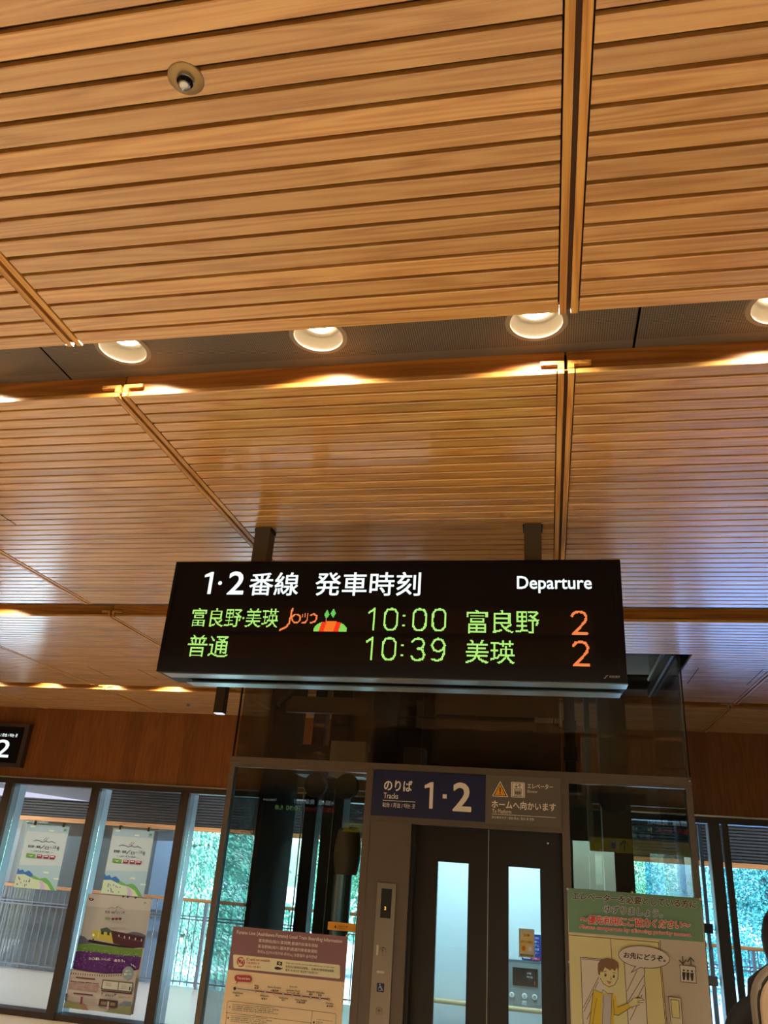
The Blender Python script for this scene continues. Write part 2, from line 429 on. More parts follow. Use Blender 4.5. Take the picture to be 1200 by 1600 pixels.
one = {}
def slat_object(L, parent, x, y):
    k = round(L, 3)
    if k not in one:
        mb = MB(); slat_prism(mb, -L/2, L/2, 0, PITCH_S-GAPW)
        me = bpy.data.meshes.new('slat'); me.from_pydata([(a, b, c-CZ) for a, b, c in mb.v], [], mb.f); me.materials.append(M['slat']); one[k] = me
    o = bpy.data.objects.new('slat', one[k]); COL.objects.link(o); o.parent = parent
    o.location = Vector((x, y, CZ))-org(parent); return o

def in_shaft(x0, x1, y0, y1):
    return x1 > SHAFT[0] and x0 < SHAFT[1] and y1 > SHAFT[2] and y0 < SHAFT[3]

def panel(x0, x1, y0, y1, single_from=None):
    """one slatted panel: black backing, rails on both long sides, slats, fascia boards on the ends"""
    cx = (x0+x1)/2; a, b = x0+.031, x1-.031
    bk = MB()
    hole = in_shaft(x0, x1, y0, y1)
    rects = [(x0+.004, x1-.004, y0+.012, y1-.012)]
    if hole:
        rects = [(x0+.004, x1-.004, y0+.012, SHAFT[2])]
        if x0 < SHAFT[0]: rects.append((x0+.004, min(SHAFT[0], x1-.004), SHAFT[2], y1-.012))
        if x1 > SHAFT[1]: rects.append((max(SHAFT[1], x0+.004), x1-.004, SHAFT[2], y1-.012))
    for r in rects: bk.box(r[0], r[1], r[2], r[3], CZ+.019, CZ+.03)
    p = bk.build('ceiling_panel', M['backing'], ceiling, at=(cx, (y0+y1)/2, CZ))
    n = int(round((y1-y0+GAPW)/PITCH_S)); pit = (y1-y0+GAPW)/n
    joined = MB()
    for i in range(n):
        sy0 = y0+i*pit; sy1 = sy0+pit-GAPW
        segs = [(a, b)]
        if hole and sy1 > SHAFT[2] and sy0 < SHAFT[3]:
            segs = []
            if a < SHAFT[0]: segs.append((a, min(b, SHAFT[0])))
            if b > SHAFT[1]: segs.append((max(a, SHAFT[1]), b))
        for s0, s1 in segs:
            if single_from is not None and sy0 >= single_from:
                slat_object(s1-s0, p, (s0+s1)/2, sy0)
            else:
                joined.rv = .01+rnd.random(); slat_prism(joined, s0, s1, sy0, sy1)
    if joined.v: joined.build('slats', M['slat'], p, kind='stuff')
    for sgn, xr in ((1, x0), (-1, x1)):                    # the two rails beside the joint
        if hole and SHAFT[0] < xr < SHAFT[1]:
            ye = SHAFT[2]
        else: ye = y1
        g0, g1 = (xr+.0065, xr+.0265) if sgn > 0 else (xr-.0265, xr-.0065)
        rl = MB(); rl.box(g0, g1, y0-.004, ye+.004, CZ-.002, CZ+.018)
        # foot that turns up the fascia, with a short arm
        rl.box(g0, g1, y0-.006, y0+.012, CZ+.018, CZ+.047)
        ax0, ax1 = (g1, g1+.055) if sgn > 0 else (g0-.055, g0)
        rl.box(ax0, ax1, y0-.006, y0+.012, CZ+.033, CZ+.047)
        rl.build('edge_rail', M['rail'], p)
    for yy in (y0+.010, y1-.028):                          # fascia boards closing the panel ends
        if hole and yy > SHAFT[3]-.1 and x0 >= SHAFT[0]-.01: continue
        MB().box(x0+.004, x1-.004, yy, yy+.018, CZ+.0185, TRAYZ).build('fascia_board', M['fascia'], p)
    return p

for ri, (y0, y1) in enumerate(ROWS):
    for ci in range(len(JX)-1):
        x0, x1 = JX[ci], JX[ci+1]
        sf = None
        if ri == 3 and ci in (4, 5, 6): sf = .55          # near panels overhead
        if ri == 4 and ci in (3, 4, 5, 6): sf = 0
        panel(x0, x1, y0, y1, sf)
        if ci and not (in_shaft(x0-.01, x0+.01, y0, y1)):
            MB().box(x0-.0064, x0+.0064, y0, y1, CZ+.010, CZ+.016).build('joint_strip', M['strip'], ceiling)

# dark plenum above the panels so that no light leaks between the trays
pl = MB()
pl.box(XW0, XW1, YB, SHAFT[2], TRAYZ+.12, TRAYZ+.14); pl.box(XW0, SHAFT[0], SHAFT[2], SHAFT[3], TRAYZ+.12, TRAYZ+.14)
pl.box(SHAFT[1], XW1, SHAFT[2], SHAFT[3], TRAYZ+.12, TRAYZ+.14); pl.box(XW0, XW1, SHAFT[3], 9.3, TRAYZ+.12, TRAYZ+.14)
pl.build('plenum_board', M['plenum'], ceiling)

# perforated trays in the slots between the panel rows, with holes for the downlights
def ring_tray(mb, x0, x1, y0, y1, holes, r):
    """a sheet with round holes: one strip of quads per hole cell"""
    z = TRAYZ; xs = [x0]
    hs = sorted(h for h in holes if x0+r < h[0] < x1-r)
    for h in hs: xs += [h[0]-r-.012, h[0]+r+.012]
    xs.append(x1)
    for i in range(0, len(xs), 2): mb.box(xs[i], xs[i+1], y0, y1, z, z+.002)
    for hx, hy in hs:
        n = 24; v = []; f = []
        for k in range(n):
            a = 2*math.pi*k/n; c, s_ = math.cos(a), math.sin(a)
            v.append((hx+r*c, hy+r*s_, z))
            R = r+.012; tx = R/abs(c) if abs(c) > 1e-6 else 1e9
            ylim = (y1-hy) if s_ > 0 else (hy-y0); ty = ylim/abs(s_) if abs(s_) > 1e-6 else 1e9
            t = min(tx, ty); v.append((hx+t*c, hy+t*s_, z))
        for k in range(n): f.append((2*k, 2*((k+1) % n), 2*((k+1) % n)+1, 2*k+1))
        mb.add(v, f)
        for cxn in (-1, 1):
            for yn, yy in ((-1, y0), (1, y1)):
                pass

RL = .098
slots = [(ROWS[i][1], ROWS[i+1][0]) for i in range(len(ROWS)-1)]
lights = {0: [], 1: [], 2: [], 3: [], 4: [], 5: []}
X0L = -.0064
for k in range(-11, 7): lights[3].append(X0L+.72*k)
for k in range(-11, 7): lights[2].append(X0L+.72*k)
for k in range(-11, 7, 2): lights[1].append(X0L+.72*k)
for k in range(-10, 7, 3): lights[0].append(X0L+.72*k)
for k in range(0, 6): lights[4].append(-4.03-.74*k)
for k in range(0, 7): lights[5].append(-3.95-.745*k)
seams = [-1.752+2.058*k for k in range(-4, 4)]
lamp_xy = []
for si, (ya, yb) in enumerate(slots):
    yc = (ya+yb)/2-.004; hs = [(x, yc) for x in lights[si] if XW0+.2 < x < XW1-.2]
    # keep the holes clear of the tray seams
    hs = [(x, y) for x, y in hs if min(abs(x-s) for s in seams) > RL+.02]
    edges = [XW0]+seams+[XW1]
    for e0, e1 in zip(edges[:-1], edges[1:]):
        if e1-e0 < .2: continue
        t = MB(); ring_tray(t, e0+.004, e1-.004, ya-.03, yb+.03, hs, RL)
        t.build('metal_tray', M['tray'], ceiling, at=((e0+e1)/2, yc, TRAYZ))
    lamp_xy += [(si, x, y) for x, y in hs]

# wall above the windows, its trims, and the far window wall
MB().box(XW0, XW1, 9.25, 9.40, 2.497, 3.46).build('wall_far', M['header'], kind='structure')
MB().box(XW0, XW1, 9.232, 9.25, 2.482, 2.500).build('trim_1', M['steel'], kind='structure')

MULL = [-7.80, -6.61, -5.41, -4.235, -3.05, -1.86, -.68, .51, 1.70, 2.89, 4.08, 5.27, 6.4]
for i, (a, b) in enumerate(zip(MULL[:-1], MULL[1:])):
    w = thing(f'window_{i+1}', ((a+b)/2, 9.3, 0), kind='structure')
    MB().box(a+.055, b-.055, 9.40, 9.408, .06, 2.42).build('pane', M['gl_win'], w)
    MB().box(a-.055, b-.055, 9.252, 9.45, 2.42, 2.482).build('head_frame', M['bronze'], w)
    MB().box(a+.055, b-.055, 9.26, 9.45, -.02, .06).build('sill_frame', M['bronze'], w)
    m_ = MB().box(a-.055, a+.055, 9.25, 9.30, 0, 2.42).build('mullion_front', M['bronze'], w)
    mb = MB(); mb.box(a-.035, a+.052, 9.30, 9.42, 0, 2.42); mb.box(a-.03, a+.040, 9.425, 9.57, 0, 2.42); mb.build('mullion_fin', M['alum'], w)
MB().box(1.785, 1.845, 9.28, 9.33, 0, 2.42).build('window_stile', M['bronze'], kind='structure')
MB().box(6.38, XW1, 9.25, 9.45, 0, 2.497).build('wall_far_end', M['header'], kind='structure')
MB().box(XW0, -7.85, 9.25, 9.45, 0, 2.497).build('wall_far_side', M['header'], kind='structure')

# corridor beyond the windows
MB().box(-13, 8, 9.2, 12.25, -.25, 0).build('floor_corridor', M['corridor'], kind='structure')
MB().box(-13, 8, 9.40, 12.6, 2.80, 3.0).build('ceiling_corridor', M['soffit'], kind='structure')
# tapering soffit beam above the louvres: a glowing wedge stands for sky below it on the left
bm = MB(); bm.prism([(-13, 2.80), (-13, 2.72), (-6.55, 2.615), (8, 2.615), (8, 2.80)][::-1], 12.05, 12.2)
bm.build('beam_corridor', M['soffit'], kind='structure')
lv = thing('louvre_box', (-3, 12.1, 2.1), 'long dark horizontal slatted louvre box above the corridor railing', 'louvre')
b_ = MB()
for k in range(12): b_.box(-13, 8, 12.06+.004*(k % 2), 12.10, 2.13+k*.04, 2.13+k*.04+.027)
b_.build('slats', M['louvre'], lv, kind='stuff')
MB().box(-13, 8, 12.10, 12.18, 2.12, 2.605).build('housing', M['plenum'], lv)
MB().box(-13, 8, 12.04, 12.16, 2.055, 2.118).build('wooden_rail', M['handrail'], lv)

for nm, x0, x1, g in (('window_20', -13, -7.0, 'gl_cyan'), ('window_21', -7.0, 1.3, 'gl_cyan'), ('window_22', 1.3, 8, 'gl_blue')):
    w = thing(nm, ((x0+x1)/2, 12.24, 0), kind='structure')
    MB().box(x0, x1, 12.24, 12.248, 0, 2.055).build('pane', M[g], w)
MB().box(-8.30, -5.98, 12.34, 12.5, -.2, 2.35).build('wall_exterior', M['grey_ext'], kind='structure')
MB().box(-5.975, -5.66, 12.30, 12.46, -.2, 2.35).build('column_pale', M['pale_col'], kind='structure')
MB().box(-8.62, -8.36, 12.28, 12.5, -.2, 2.35).build('column_grey', M['grey_col'], kind='structure')
MB().box(-4.02, -3.94, 12.26, 12.34, -.2, 2.35).build('column_slim', M['alum'], kind='structure')

for cxl in (-8.5, -4.5, -.5, 3.5):  # unseen lights added to brighten the corridor behind the windows
    cl = thing('corridor_fill_light', (cxl, 10.9, 2.8), 'added linear fill light, unseen on the corridor ceiling behind the window heads', 'ceiling light', 'added fill lights on the corridor ceiling')
    MB().box(cxl-1.2, cxl+1.2, 10.84, 10.96, 2.77, 2.80).build('housing', M['white'], cl)
    ll = bpy.data.lights.new('corridor_fill_lamp', 'AREA'); ll.shape = 'RECTANGLE'; ll.size = 2.4; ll.size_y = .1; ll.energy = 95; ll.color = (.86, .93, 1)
    lo = bpy.data.objects.new('corridor_fill_lamp', ll); COL.objects.link(lo); lo.location = (cxl, 10.9, 2.765)
wl = thing('sky_wedge_panel', (-8.3, 12.0, 2.4), 'white wedge shaped glowing panel standing for sky above the louvres in the far left panes', 'ceiling light')
MB().prism([(-10.5, 2.40), (-7.10, 2.385), (-8.38, 2.479), (-10.5, 2.65)], 11.99, 12.02).build('glow_panel', emit('sky_wedge_glow', '#e6e2fa', 1.15), wl)  # emissive wedge stands in for bright sky under the soffit
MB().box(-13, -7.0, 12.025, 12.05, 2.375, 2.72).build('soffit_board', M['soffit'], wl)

# ground outside
MB().box(-60, 60, 12.9, 90, -1.6, -1.5).build('ground', M['lawn'], kind='structure')

# ================================================================== LIFT SHAFT AND FRONT
SX0, SX1, SY0, SY1 = -2.372, .968, 5.90, 7.56
sh = thing('elevator_tower', ((SX0+SX1)/2, SY0, 0), 'glazed elevator tower with brown steel frame and smoked upper glass', 'elevator')
def P(name, m, fn, **kw):
    mb = MB(); fn(mb); return mb.build(name, M[m], sh, **kw)
P('transom', 'steelbrown', lambda b: (b.box(SX0, SX1, SY0-.012, SY0+.06, 2.452, 2.497), b.box(SX0+.004, SX1-.004, SY0, SY0+.06, 2.425, 2.452)))
P('corner_post', 'steelbrown', lambda b: b.box(SX0, SX0+.040, SY0, SY0+.07, 0, 2.425))
P('corner_post', 'steelbrown', lambda b: b.box(SX1-.040, SX1, SY0, SY0+.07, 0, 2.425))
P('jamb_post', 'steelbrown', lambda b: b.box(-1.300, -1.249, SY0-.002, SY0+.07, 0, 2.452))
P('jamb_post', 'steelbrown', lambda b: b.box(.098, .150, SY0-.002, SY0+.07, 0, 2.452))
P('jamb_panel', 'steelbrown', lambda b: b.box(-1.249, -.948, SY0+.002, SY0+.06, 0, 2.095))
P('lintel', 'steelbrown', lambda b: b.box(-1.249, .098, SY0-.002, SY0+.12, 2.095, 2.135))
P('sign_backing', 'shaftdark', lambda b: b.box(-1.249, .098, SY0+.01, SY0+.10, 2.135, 2.452))
P('reveal', 'doorbrown', lambda b: b.box(-.948, -.925, SY0+.06, 6.075, 0, 2.095))
P('reveal', 'doorbrown', lambda b: b.box(.098, .120, SY0+.07, 6.075, 0, 2.095))
P('frame_bolt', 'steel', lambda b: b.cyl((SX0+.012, SY0-.018, 2.474), .006, .012, 10, 'Y'))
P('frame_bolt', 'steel', lambda b: b.cyl((SX1-.014, SY0-.018, 2.474), .006, .012, 10, 'Y'))
P('lower_glass', 'gl_front', lambda b: b.box(SX0+.040, -1.300, SY0+.02, SY0+.03, .1, 2.425), label='clear lower pane left of the elevator door')
P('lower_glass', 'gl_front', lambda b: b.box(.150, SX1-.040, SY0+.02, SY0+.03, .1, 2.425), label='clear lower pane right of the elevator door')
P('upper_glass', 'gl_up', lambda b: b.box(SX0+.006, -.905, SY0+.02, SY0+.032, 2.497, 4.3))
P('upper_glass', 'gl_up', lambda b: b.box(-.900, .105, SY0+.02, SY0+.032, 2.497, 4.3))
P('upper_glass', 'gl_up', lambda b: b.box(.110, SX1-.006, SY0+.02, SY0+.032, 2.497, 4.3))
P('glass_edge', 'gap', lambda b: b.box(SX0, SX0+.006, SY0+.015, SY0+.04, 2.497, 4.3))
P('glass_edge', 'gap', lambda b: b.box(SX1-.006, SX1, SY0+.015, SY0+.04, 2.497, 4.3))
P('side_glass', 'gl_side', lambda b: b.box(SX0+.01, SX0+.02, SY0+.07, 6.62, .1, 4.3), label='smoked side pane of the shaft, left')
P('side_glass', 'gl_up', lambda b: b.box(SX1-.02, SX1-.01, SY0+.07, 7.50, .1, 4.3), label='smoked side pane of the shaft, right')
P('side_channel', 'alum', lambda b: b.box(SX1-.05, SX1-.03, SY0+.07, 7.5, 3.36, 3.44))
P('side_panel', 'sidebrown', lambda b: b.box(SX0+.01, SX0+.05, 6.62, 7.56, 0, 4.3))
P('rear_glass', 'gl_front', lambda b: b.box(-2.32, -1.15, 7.54, 7.55, .1, 2.42))
P('rear_glass', 'gl_front', lambda b: b.box(.25, .95, 7.54, 7.55, .1, 2.42))
P('rear_header', 'shaftbrown', lambda b: b.box(SX0, SX1, 7.5, 7.56, 2.42, 2.62))
P('rear_panel', 'shaftbrown', lambda b: (b.box(-2.0, -.1, 7.5, 7.54, 2.62, 4.3)))
P('rear_column', 'shaftbrown', lambda b: b.box(.46, .70, 7.38, 7.56, 0, 4.3))
P('rear_column', 'shaftdark', lambda b: b.box(-2.19, -2.075, 7.40, 7.56, 0, 4.3))
P('rear_column', 'shaftdark', lambda b: b.box(-1.99, -1.80, 7.30, 7.56, 0, 4.3))
P('shaft_roof', 'shaftdark', lambda b: b.box(SX0-.2, SX1+.2, SY0-.05, 7.9, 4.3, 4.34))
P('guide_rail', 'steelbrown', lambda b: b.box(-1.29, -1.25, 6.7, 6.8, 0, 4.3))
P('guide_rail', 'steelbrown', lambda b: b.box(.31, .35, 6.7, 6.8, 0, 4.3))
P('jack_cylinder', 'underside', lambda b: b.cyl((-1.62, 6.75, 0), .075, 1.72, 24), smooth=False)
P('reflection_barrel', 'shaftbrown', lambda b: b.lathe((-1.60, 6.75, 1.72), [(.085, 0)]+[(.085+.022*math.sin((k+.5)/28*math.pi)+(.004 if k % 2 else 0), .012*k) for k in range(28)]+[(.07, .345)], 24, 'Z', True, True), smooth=True)  # ribbed brown solid shaped to stand for a blurred reflected glow
P('sheave', 'shaftdark', lambda b: (b.lathe((-1.86, 6.55, 2.375), [(.022, -.03), (.095, -.028), (.10, -.01), (.088, 0), (.10, .01), (.095, .028), (.022, .03)], 28, 'Y', True, True)))
P('sheave', 'shaftdark', lambda b: (b.lathe((-1.60, 6.55, 2.375), [(.022, -.03), (.095, -.028), (.10, -.01), (.088, 0), (.10, .01), (.095, .028), (.022, .03)], 28, 'Y', True, True)))
P('sheave', 'shaftdark', lambda b: (b.lathe((.50, 6.55, 2.40), [(.022, -.03), (.115, -.028), (.12, -.01), (.10, 0), (.12, .01), (.115, .028), (.022, .03)], 28, 'Y', True, True)))
for x in (-1.86, -1.60): P('rope', 'steel', lambda b: b.tube([(x-.095, 6.55, .1), (x-.095, 6.55, 2.38)], .006, 6))
P('equipment_sheet', 'shaftbrown', lambda b: b.box(-.86, .10, 6.25, 6.28, 2.93, 3.55))
P('equipment_sheet', 'shaftbrown', lambda b: b.box(-.86, .10, 6.32, 6.35, 2.45, 2.90))
P('door_operator', 'shaftdark', lambda b: (b.box(-.95, .15, 6.10, 6.24, 2.14, 2.42), b.box(-.9, -.7, 6.08, 6.12, 2.2, 2.36)))
P('hoist_beam', 'shaftbrown', lambda b: (b.box(-2.32, -.95, 6.9, 6.98, 3.02, 3.16)))
P('hoist_beam', 'shaftdark', lambda b: (b.box(-1.35, -1.15, 6.2, 6.3, 2.5, 4.2)))
P('machine_box', 'shaftbeige', lambda b: b.box(-1.78, -1.48, 6.60, 6.85, 2.46, 2.74))
P('machine_box', 'shaftbeige', lambda b: b.box(-1.14, -.97, 6.5, 6.7, 2.46, 2.70))
P('machine_box', 'shaftdark', lambda b: b.box(-2.08, -1.82, 6.6, 6.9, 2.46, 2.70))
P('machine_bracket', 'shaftdark', lambda b: (b.box(-1.46, -1.22, 6.62, 6.68, 2.62, 2.66), b.box(-1.46, -1.43, 6.62, 6.68, 2.46, 2.62)))
P('junction_box', 'shaftdark', lambda b: b.box(-1.40, -1.30, 6.60, 6.70, 2.86, 2.93))
P('cable_tray', 'shaftdark', lambda b: (b.box(.14, .22, 6.3, 6.4, 2.0, 4.2), b.box(.13, .23, 6.28, 6.30, 2.62, 2.72), b.box(.13, .23, 6.28, 6.30, 2.85, 2.92)))
P('stay', 'shaftdark', lambda b: b.tube([(-1.55, 6.9, 3.9), (-2.25, 6.5, 3.0)], .03, 6))
P('stay', 'alum', lambda b: b.tube([(.93, 7.4, 3.5), (.93, 6.0, 3.5)], .02, 6))

# door leaves
for i, (x0, x1, wx0, wx1) in enumerate(((-.985, -.4165, -.772, -.554), (-.4115, .118, -.273, -.057))):
    d = thing(f'door_{i+1}', ((x0+x1)/2, 6.08, 0), kind='structure')
    mb = MB(); z0, z1 = .35, 1.863
    mb.box(x0, wx0, 6.08, 6.115, .01, 2.12); mb.box(wx1, x1, 6.08, 6.115, .01, 2.12); mb.box(wx0, wx1, 6.08, 6.115, .01, z0); mb.box(wx0, wx1, 6.08, 6.115, z1, 2.12)
    mb.build('door_leaf', M['doorbrown'], d)
    fr = MB(); t = .006
    fr.box(wx0-t, wx0, 6.076, 6.08, z0, z1+t); fr.box(wx1, wx1+t, 6.076, 6.08, z0, z1+t); fr.box(wx0, wx1, 6.076, 6.08, z1, z1+t); fr.build('glazing_bead', M['black'], d)
    MB().box(wx0, wx1, 6.09, 6.096, z0, z1).build('pane', M['gl_door'], d)
    if i == 0: MB().box(x1-.002, x1+.0035, 6.078, 6.11, .01, 2.12).build('edge_strip', M['brushed'], d)
    if i == 1: MB().lathe((.0, 6.078, 2.03), [(.003, 0), (.007, 0), (.007, -.003), (.003, -.003)], 12, 'Y', False, True).build('release_keyhole', M['steel'], d)

# ------------------------------------------------------------------ lift car
car = thing('elevator_car', (-.42, 6.8, 0), 'lit white elevator car seen through the two narrow door windows', 'elevator')
def K(name, m, fn, **kw):
    mb = MB(); fn(mb); return mb.build(name, M[m], car, **kw)
cx0, cx1, cya, cyb = -1.14, .27, 6.19, 7.42
K('back_wall', 'carwall', lambda b: b.box(cx0, cx1, cyb, cyb+.03, 0, 2.3))
K('side_wall', 'carwall', lambda b: b.box(cx0, cx0+.03, cya, cyb, 0, 2.3))
K('side_wall', 'carwall', lambda b: b.box(cx1-.03, cx1, cya, cyb, 0, 2.3))
K('car_floor', 'carpanel', lambda b: b.box(cx0, cx1, cya, cyb, -.02, .02))
K('car_ceiling', 'carwall', lambda b: b.box(cx0, cx1, cya, cyb, 2.3, 2.33))
K('light_panel', 'lamp_car' if 'lamp_car' in M else 'white', lambda b: b.box(-1.0, .1, 6.4, 7.2, 2.285, 2.295))
K('front_return', 'carwall', lambda b: b.box(cx0, -.96, cya-.04, cya, 0, 2.3))
K('outer_skin', 'shaftdark', lambda b: b.box(cx1, cx1+.01, cya-.01, cyb, 0, 2.34))
K('outer_skin', 'shaftdark', lambda b: b.box(cx0-.01, cx0, cya-.05, cyb, 0, 2.34))
K('front_skin', 'shaftdark', lambda b: b.box(.13, cx1+.01, cya-.03, cya-.01, 0, 2.34))
K('front_skin', 'shaftdark', lambda b: b.box(cx0, -.99, cya-.06, cya-.045, 0, 2.34))
K('handrail', 'carrail', lambda b: b.tube([(-1.05, 7.33, .84), (.18, 7.33, .84)], .019, 12))
K('rail_bracket', 'steel', lambda b: b.box(-.60, -.585, 7.33, 7.42, .79, .83))
K('rail_bracket', 'steel', lambda b: b.box(-.02, -.005, 7.33, 7.42, .79, .83))
K('control_panel', 'carpanel', lambda b: b.box(-.345, .05, 7.395, 7.42, .87, 1.165))
K('panel_trim', 'alum', lambda b: b.box(-.345, .05, 7.39, 7.42, 1.165, 1.175))
K('panel_display', 'doorbrown', lambda b: b.box(-.298, -.098, 7.385, 7.395, .995, 1.122))
a = Art(7.385); a.text('点検', -.185, 1.08, -.15, 1.095, '#d8e4e4'); a.text('呼出', -.185, 1.055, -.14, 1.07, '#d8e4e4'); a.text('1', -.128, 1.01, -.12, 1.035, '#e07030')
a.build('display_print', M['print'], car, kind='stuff')
for bx in (-.305, -.205, -.125):
    K('car_button', 'white', lambda b: b.lathe((bx, 7.395, .925), [(.021, 0), (.021, -.006), (.016, -.01)], 16, 'Y', False, True))
a = Art(7.384); a.text('1', -.31, .915, -.303, .935, '#333333'); a.text('2', -.212, .915, -.198, .935, '#333333'); a.text('開', -.134, .915, -.116, .935, '#333333')
a.rect(-.222, .865, -.190, .895, '#e8f2f4'); a.text('延長', -.219, .87, -.193, .89, '#444444'); a.build('button_print', M['print'], car, kind='stuff')
nb = thing('wall_notice', (-.12, 7.41, 1.25), 'blue notice with white and red lettering inside the elevator car', 'notice')
MB().box(-.225, -.07, 7.405, 7.42, 1.18, 1.37).build('board', M['white'], nb)
a = Art(7.405); a.rect(-.225, 1.18, -.07, 1.37, '#2f3a86')
for k in range(5): a.text(['ご利用の', '皆様へ', 'ドアに', 'ご注意', '下さい'][k], -.14, 1.335-k*.027, -.085, 1.352-k*.027, '#dfe6f2')
a.rect(-.145, 1.185, -.078, 1.205, '#c8284a'); a.text('お願い', -.14, 1.188, -.085, 1.202, '#f4dfe4'); a.rect(-.215, 1.19, -.155, 1.225, '#cfe0ea')
a.build('print', M['print'], nb)
st = thing('door_sticker', (-.17, 6.075, 1.4), 'rounded yellow and white sticker on the right elevator door window', 'sticker')
MB().box(-.203, -.100, 6.070, 6.075, 1.315, 1.485).build('sheet', M['paper'], st)
a = Art(6.070); a.rect(-.203, 1.315, -.100, 1.485, '#c4d2d6'); a.ell(-.152, 1.415, .045, .055, '#d8d49a'); a.rect(-.197, 1.345, -.106, 1.415, '#d8d080'); a.rect(-.150, 1.345, -.106, 1.390, '#cfd4d0')
a.text('注意', -.172, 1.44, -.132, 1.455, '#b03c20', .02); a.text('かけこみ禁止', -.19, 1.40, -.112, 1.414, '#b03c20', .02); a.ell(-.172, 1.368, .012, .016, '#d07a30'); a.ell(-.128, 1.368, .012, .014, '#e8ecec')
a.rect(-.195, 1.322, -.108, 1.334, '#8a8a5a'); a.build('print', M['print'], st)

# ------------------------------------------------------------------ signs over the door
def uvbox(x0, x1, z0, z1): return lambda u, v: (lerp(x0, x1, u), lerp(z1, z0, v))
bs = thing('track_sign', (-.836, 5.885, 2.135), 'dark blue sign above the elevator door reading Tracks 1 and 2', 'sign')
MB().box(-1.245, -.4275, 5.885, 5.91, 2.135, 2.448).build('board', mat('sign_blue', '#1d2450', .4), bs, bevel=.002)
f = uvbox(-1.245, -.4275, 2.135, 2.448); a = Art(5.885)
WHT = '#fffbf4'
def T(a, f, t, u0, v0, u1, v1, col=WHT, bold=0.0): p, q = f(u0, v1), f(u1, v0); a.text(t, p[0], p[1], q[0], q[1], col, bold)
def RR(a, f, u0, v0, u1, v1, col): p, q = f(u0, v1), f(u1, v0); a.rect(p[0], p[1], q[0], q[1], col)
T(a, f, 'のりば', .105, .21, .355, .44, bold=.025); T(a, f, 'Tracks', .105, .495, .235, .615, bold=.01); RR(a, f, .10, .655, .39, .667, WHT)
T(a, f, '站台 / 月台 / 타는 곳', .10, .705, .39, .805, bold=.01)
T(a, f, '1', .468, .21, .545, .785, bold=.022); RR(a, f, .630, .46, .665, .55, WHT); T(a, f, '2', .725, .205, .873, .79, bold=.022)
a.build('lettering', M['print'], bs)
gs = thing('platform_sign', (-.165, 5.885, 2.13), 'grey sign beside the blue one with warning triangle and elevator pictogram', 'sign')
MB().box(-.4255, .097, 5.885, 5.91, 2.130, 2.452).build('board', mat('sign_grey', '#6a645c', .45), gs, bevel=.002)
f = uvbox(-.4255, .097, 2.130, 2.452); a = Art(5.885)
p0, p1, p2 = f(.195, .12), f(.085, .445), f(.305, .445); a.poly([p1, p2, p0], WHT)
q0, q1, q2 = f(.195, .155), f(.103, .432), f(.287, .432); a.poly([q1, q2, q0], '#1c1a18')
q0, q1, q2 = f(.195, .185), f(.120, .418), f(.270, .418); a.poly([q1, q2, q0], '#f8b62e')
RR(a, f, .188, .255, .202, .355, '#1c1a18'); e_ = f(.195, .385); a.ell(e_[0], e_[1], .004, .0045, '#1c1a18')
def picto(a, f, u0, v0, u1, v1, fg, bgc):
    p, q = f(u0, v1), f(u1, v0); a.rrect(p[0], p[1], q[0], q[1], .008, bgc); W_ = q[0]-p[0]; H_ = q[1]-p[1]
    def g(x, y): return (p[0]+x*W_, p[1]+y*H_)
    a.line([g(.08, .06), g(.92, .06), g(.92, .94), g(.08, .94)], W_*.03, fg, True)
    a.line([g(.25, .12), g(.75, .12), g(.75, .56), g(.25, .56)], W_*.035, fg, True)
    for x in (.36, .5, .64):
        c = g(x, .46); a.ell(c[0], c[1], W_*.045, W_*.045, fg, 10); a.poly([g(x-.05, .18), g(x+.05, .18), g(x+.06, .40), g(x-.06, .40)], fg)
    for x, s_ in ((.37, -1), (.63, 1)):
        a.line([g(x, .64), g(x, .86)], W_*.04, fg); y = .86 if s_ > 0 else .64
        a.line([g(x-.1, y-s_*.1), g(x, y), g(x+.1, y-s_*.1)], W_*.04, fg)
picto(a, f, .340, .125, .525, .445, '#55504a', WHT)
T(a, f, 'エレベーター', .56, .14, .895, .245, bold=.015); T(a, f, 'Elevator', .56, .275, .695, .33)
T(a, f, 'ホームへ向かいます', .085, .525, .925, .685, bold=.025); T(a, f, 'To Platform', .09, .705, .345, .785)
RR(a, f, .085, .805, .925, .815, WHT); T(a, f, '前往乘车大厅 / 前往月台 / 탑승 홈 방향', .085, .845, .64, .90)
a.build('lettering', M['print'], gs)

# call station
cs = thing('call_panel', (-1.10, 5.895, .3), 'tall narrow brushed steel elevator call panel with display and buttons', 'panel')
MB().box(-1.165, -1.031, 5.888, 5.903, .30, 1.703).build('plate', M['brushed'], cs, bevel=.0015)
MB().box(-1.132, -1.060, 5.884, 5.890, 1.487, 1.668).build('display', M['black'], cs)
a = Art(5.884); a.text('2', -1.105, 1.538, -1.094, 1.556, '#ffc24a', .05); a.build('floor_digit', M['lit'], cs)
for z in (1.289, .944):
    MB().lathe((-1.100, 5.888, z), [(.024, 0), (.024, -.003), (.021, -.004), (.021, -.007), (.018, -.008)], 24, 'Y', False, True).build('call_button', M['brushed'], cs)
a = Art(5.8795)
for z in (1.289, .944):
    a.line([(-1.100, z-.012), (-1.100, z+.010)], .003, '#222222'); a.line([(-1.109, z+.001), (-1.100, z+.011), (-1.091, z+.001)], .003, '#222222')
a.build('arrow', M['print'], cs, kind='stuff')
a = Art(5.888); a.rect(-1.144, 1.262, -1.130, 1.322, '#cfc6b4'); a.rect(-1.132, 1.160, -1.082, 1.172, '#cdbfa6')
a.rrect(-1.126, 1.052, -1.076, 1.103, .003, '#1e2450')
